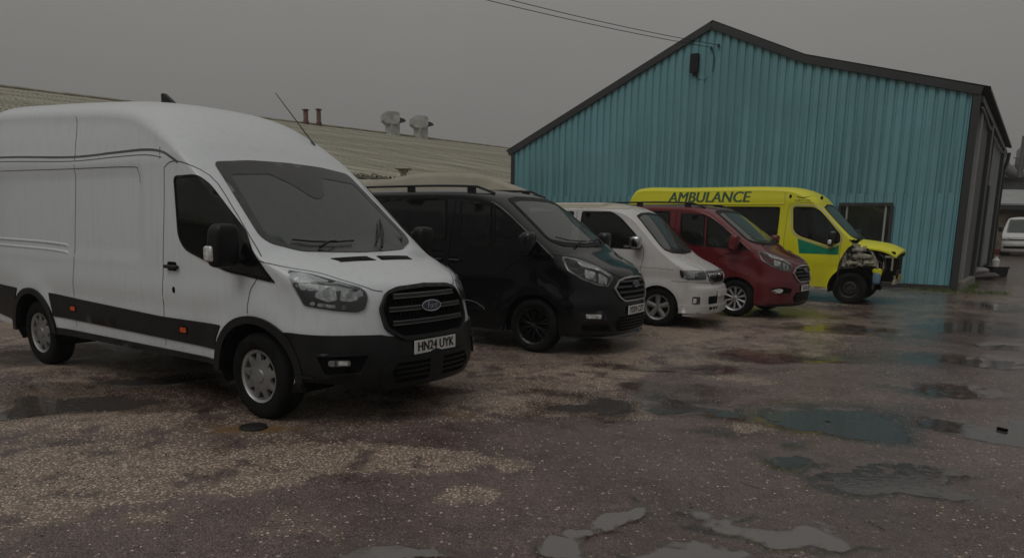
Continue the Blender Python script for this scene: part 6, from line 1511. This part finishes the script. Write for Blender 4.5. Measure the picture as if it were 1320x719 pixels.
# utility cover in its ochre patch
UC = empty('utility_cover', (-2.0, 5.47, .006)); tag(UC, 'small round dark iron cover in an ochre patch in front of the white van', 'cover')
MB().lathe([(.0, .012), (.075, .012), (.082, .009), (.084, .0)], 28, 'Z').build('lid', M['steel'], UC); MB().lathe([(.088, -.01), (.088, .011), (.104, .012), (.108, -.01)], 28, 'Z').build('ring', M['steel'], UC)
m = MB()
for i in range(-3, 4): w_ = math.sqrt(.07**2-(i*.02)**2); m.box((0, i*.02, .013), (2*w_*.9, .006, .004))
m.build('lid_ribs', M['steel'], UC)
o = MB().box((0, 0, .012), (.085, .028, .022), bev=.006).build('debris', M['gapd'], None, loc=(4.06, 5.83, WATER), rot=(0, 0, R(-60))); tag(o, 'small dark scrap lying in the puddle at the right edge', 'scrap')
# twigs
r_ = random.Random(5); twl = ['thin dark twig lying on the tarmac in the right foreground', 'short twig lying left of the white van front wheel', 'long thin twig between the two middle puddles', 'broken twig near the bottom edge by the small puddle', 'thin bent twig in front of the big puddle', 'tiny twig lying in the gravel patch at lower left']
for i, (x, y) in enumerate(((2.0, 3.75), (-2.9, 4.75), (1.5, 4.35))):
    a = r_.random()*3; Lh = .03+.05*r_.random(); P = []
    for j in range(5): t = (j/4-.5)*2*Lh; xx, yy = x+t*math.cos(a)+.012*math.sin(j*2), y+t*math.sin(a)+.012*math.cos(j*3); P.append((xx, yy, gzz(xx, yy)+.005))
    o = MB().tube(P, [.002, .0018, .0016, .0014, .001], 5).build('twig', M['steel']); tag(o, twl[i], 'twig')
# grass at the foot of the corner
def tufts():
    v = []; f = []; r_ = random.Random(9)
    for i in range(900):
        t = r_.random(); x = 11.6+2.0*t+r_.gauss(0, .1); y = 21.5-1.3*t+.0+r_.gauss(0, .10)+(-.15)
        if i > 500: s_ = r_.random()*4; q = sl(s_, .3+r_.random()*.15, 0); x, y = q[0], q[1]
        h = .04+.10*r_.random(); a = r_.random()*6.28; w = .006; dx, dy = math.cos(a)*w, math.sin(a)*w; lx, ly = r_.gauss(0, .03), r_.gauss(0, .03); z = .0
        k = len(v); v += [(x-dx, y-dy, z), (x+dx, y+dy, z), (x+lx+dx*.6, y+ly+dy*.6, z+h*.6), (x+lx*2, y+ly*2, z+h)]; f += [(k, k+1, k+2), (k, k+2, k+3)]
    o = mesh_obj('grass', v, f, simple('grass_blades', (.07, .11, .02), .6, var=.5)); tag(o, 'thin green grass growing at the corner of the teal building', 'grass', kind='stuff')
tufts()
# ------------------------------------------------------------------ drizzle haze over the yard
hz = MB().box((5, 45, 4.6), (150, 130, 11.4)).build('haze', M['dark'])
hz.data.materials.clear(); m = bpy.data.materials.new('drizzle'); m.use_nodes = True; n = m.node_tree.nodes; n.clear()
o_ = n.new('ShaderNodeOutputMaterial'); pv = n.new('ShaderNodeVolumePrincipled'); pv.inputs['Color'].default_value = (.9, .9, .89, 1); pv.inputs['Density'].default_value = .0011; pv.inputs['Anisotropy'].default_value = .2
m.node_tree.links.new(pv.outputs[0], o_.inputs['Volume']); hz.data.materials.append(m); tag(hz, 'thin grey drizzle haze hanging over the yard', 'haze', kind='stuff')
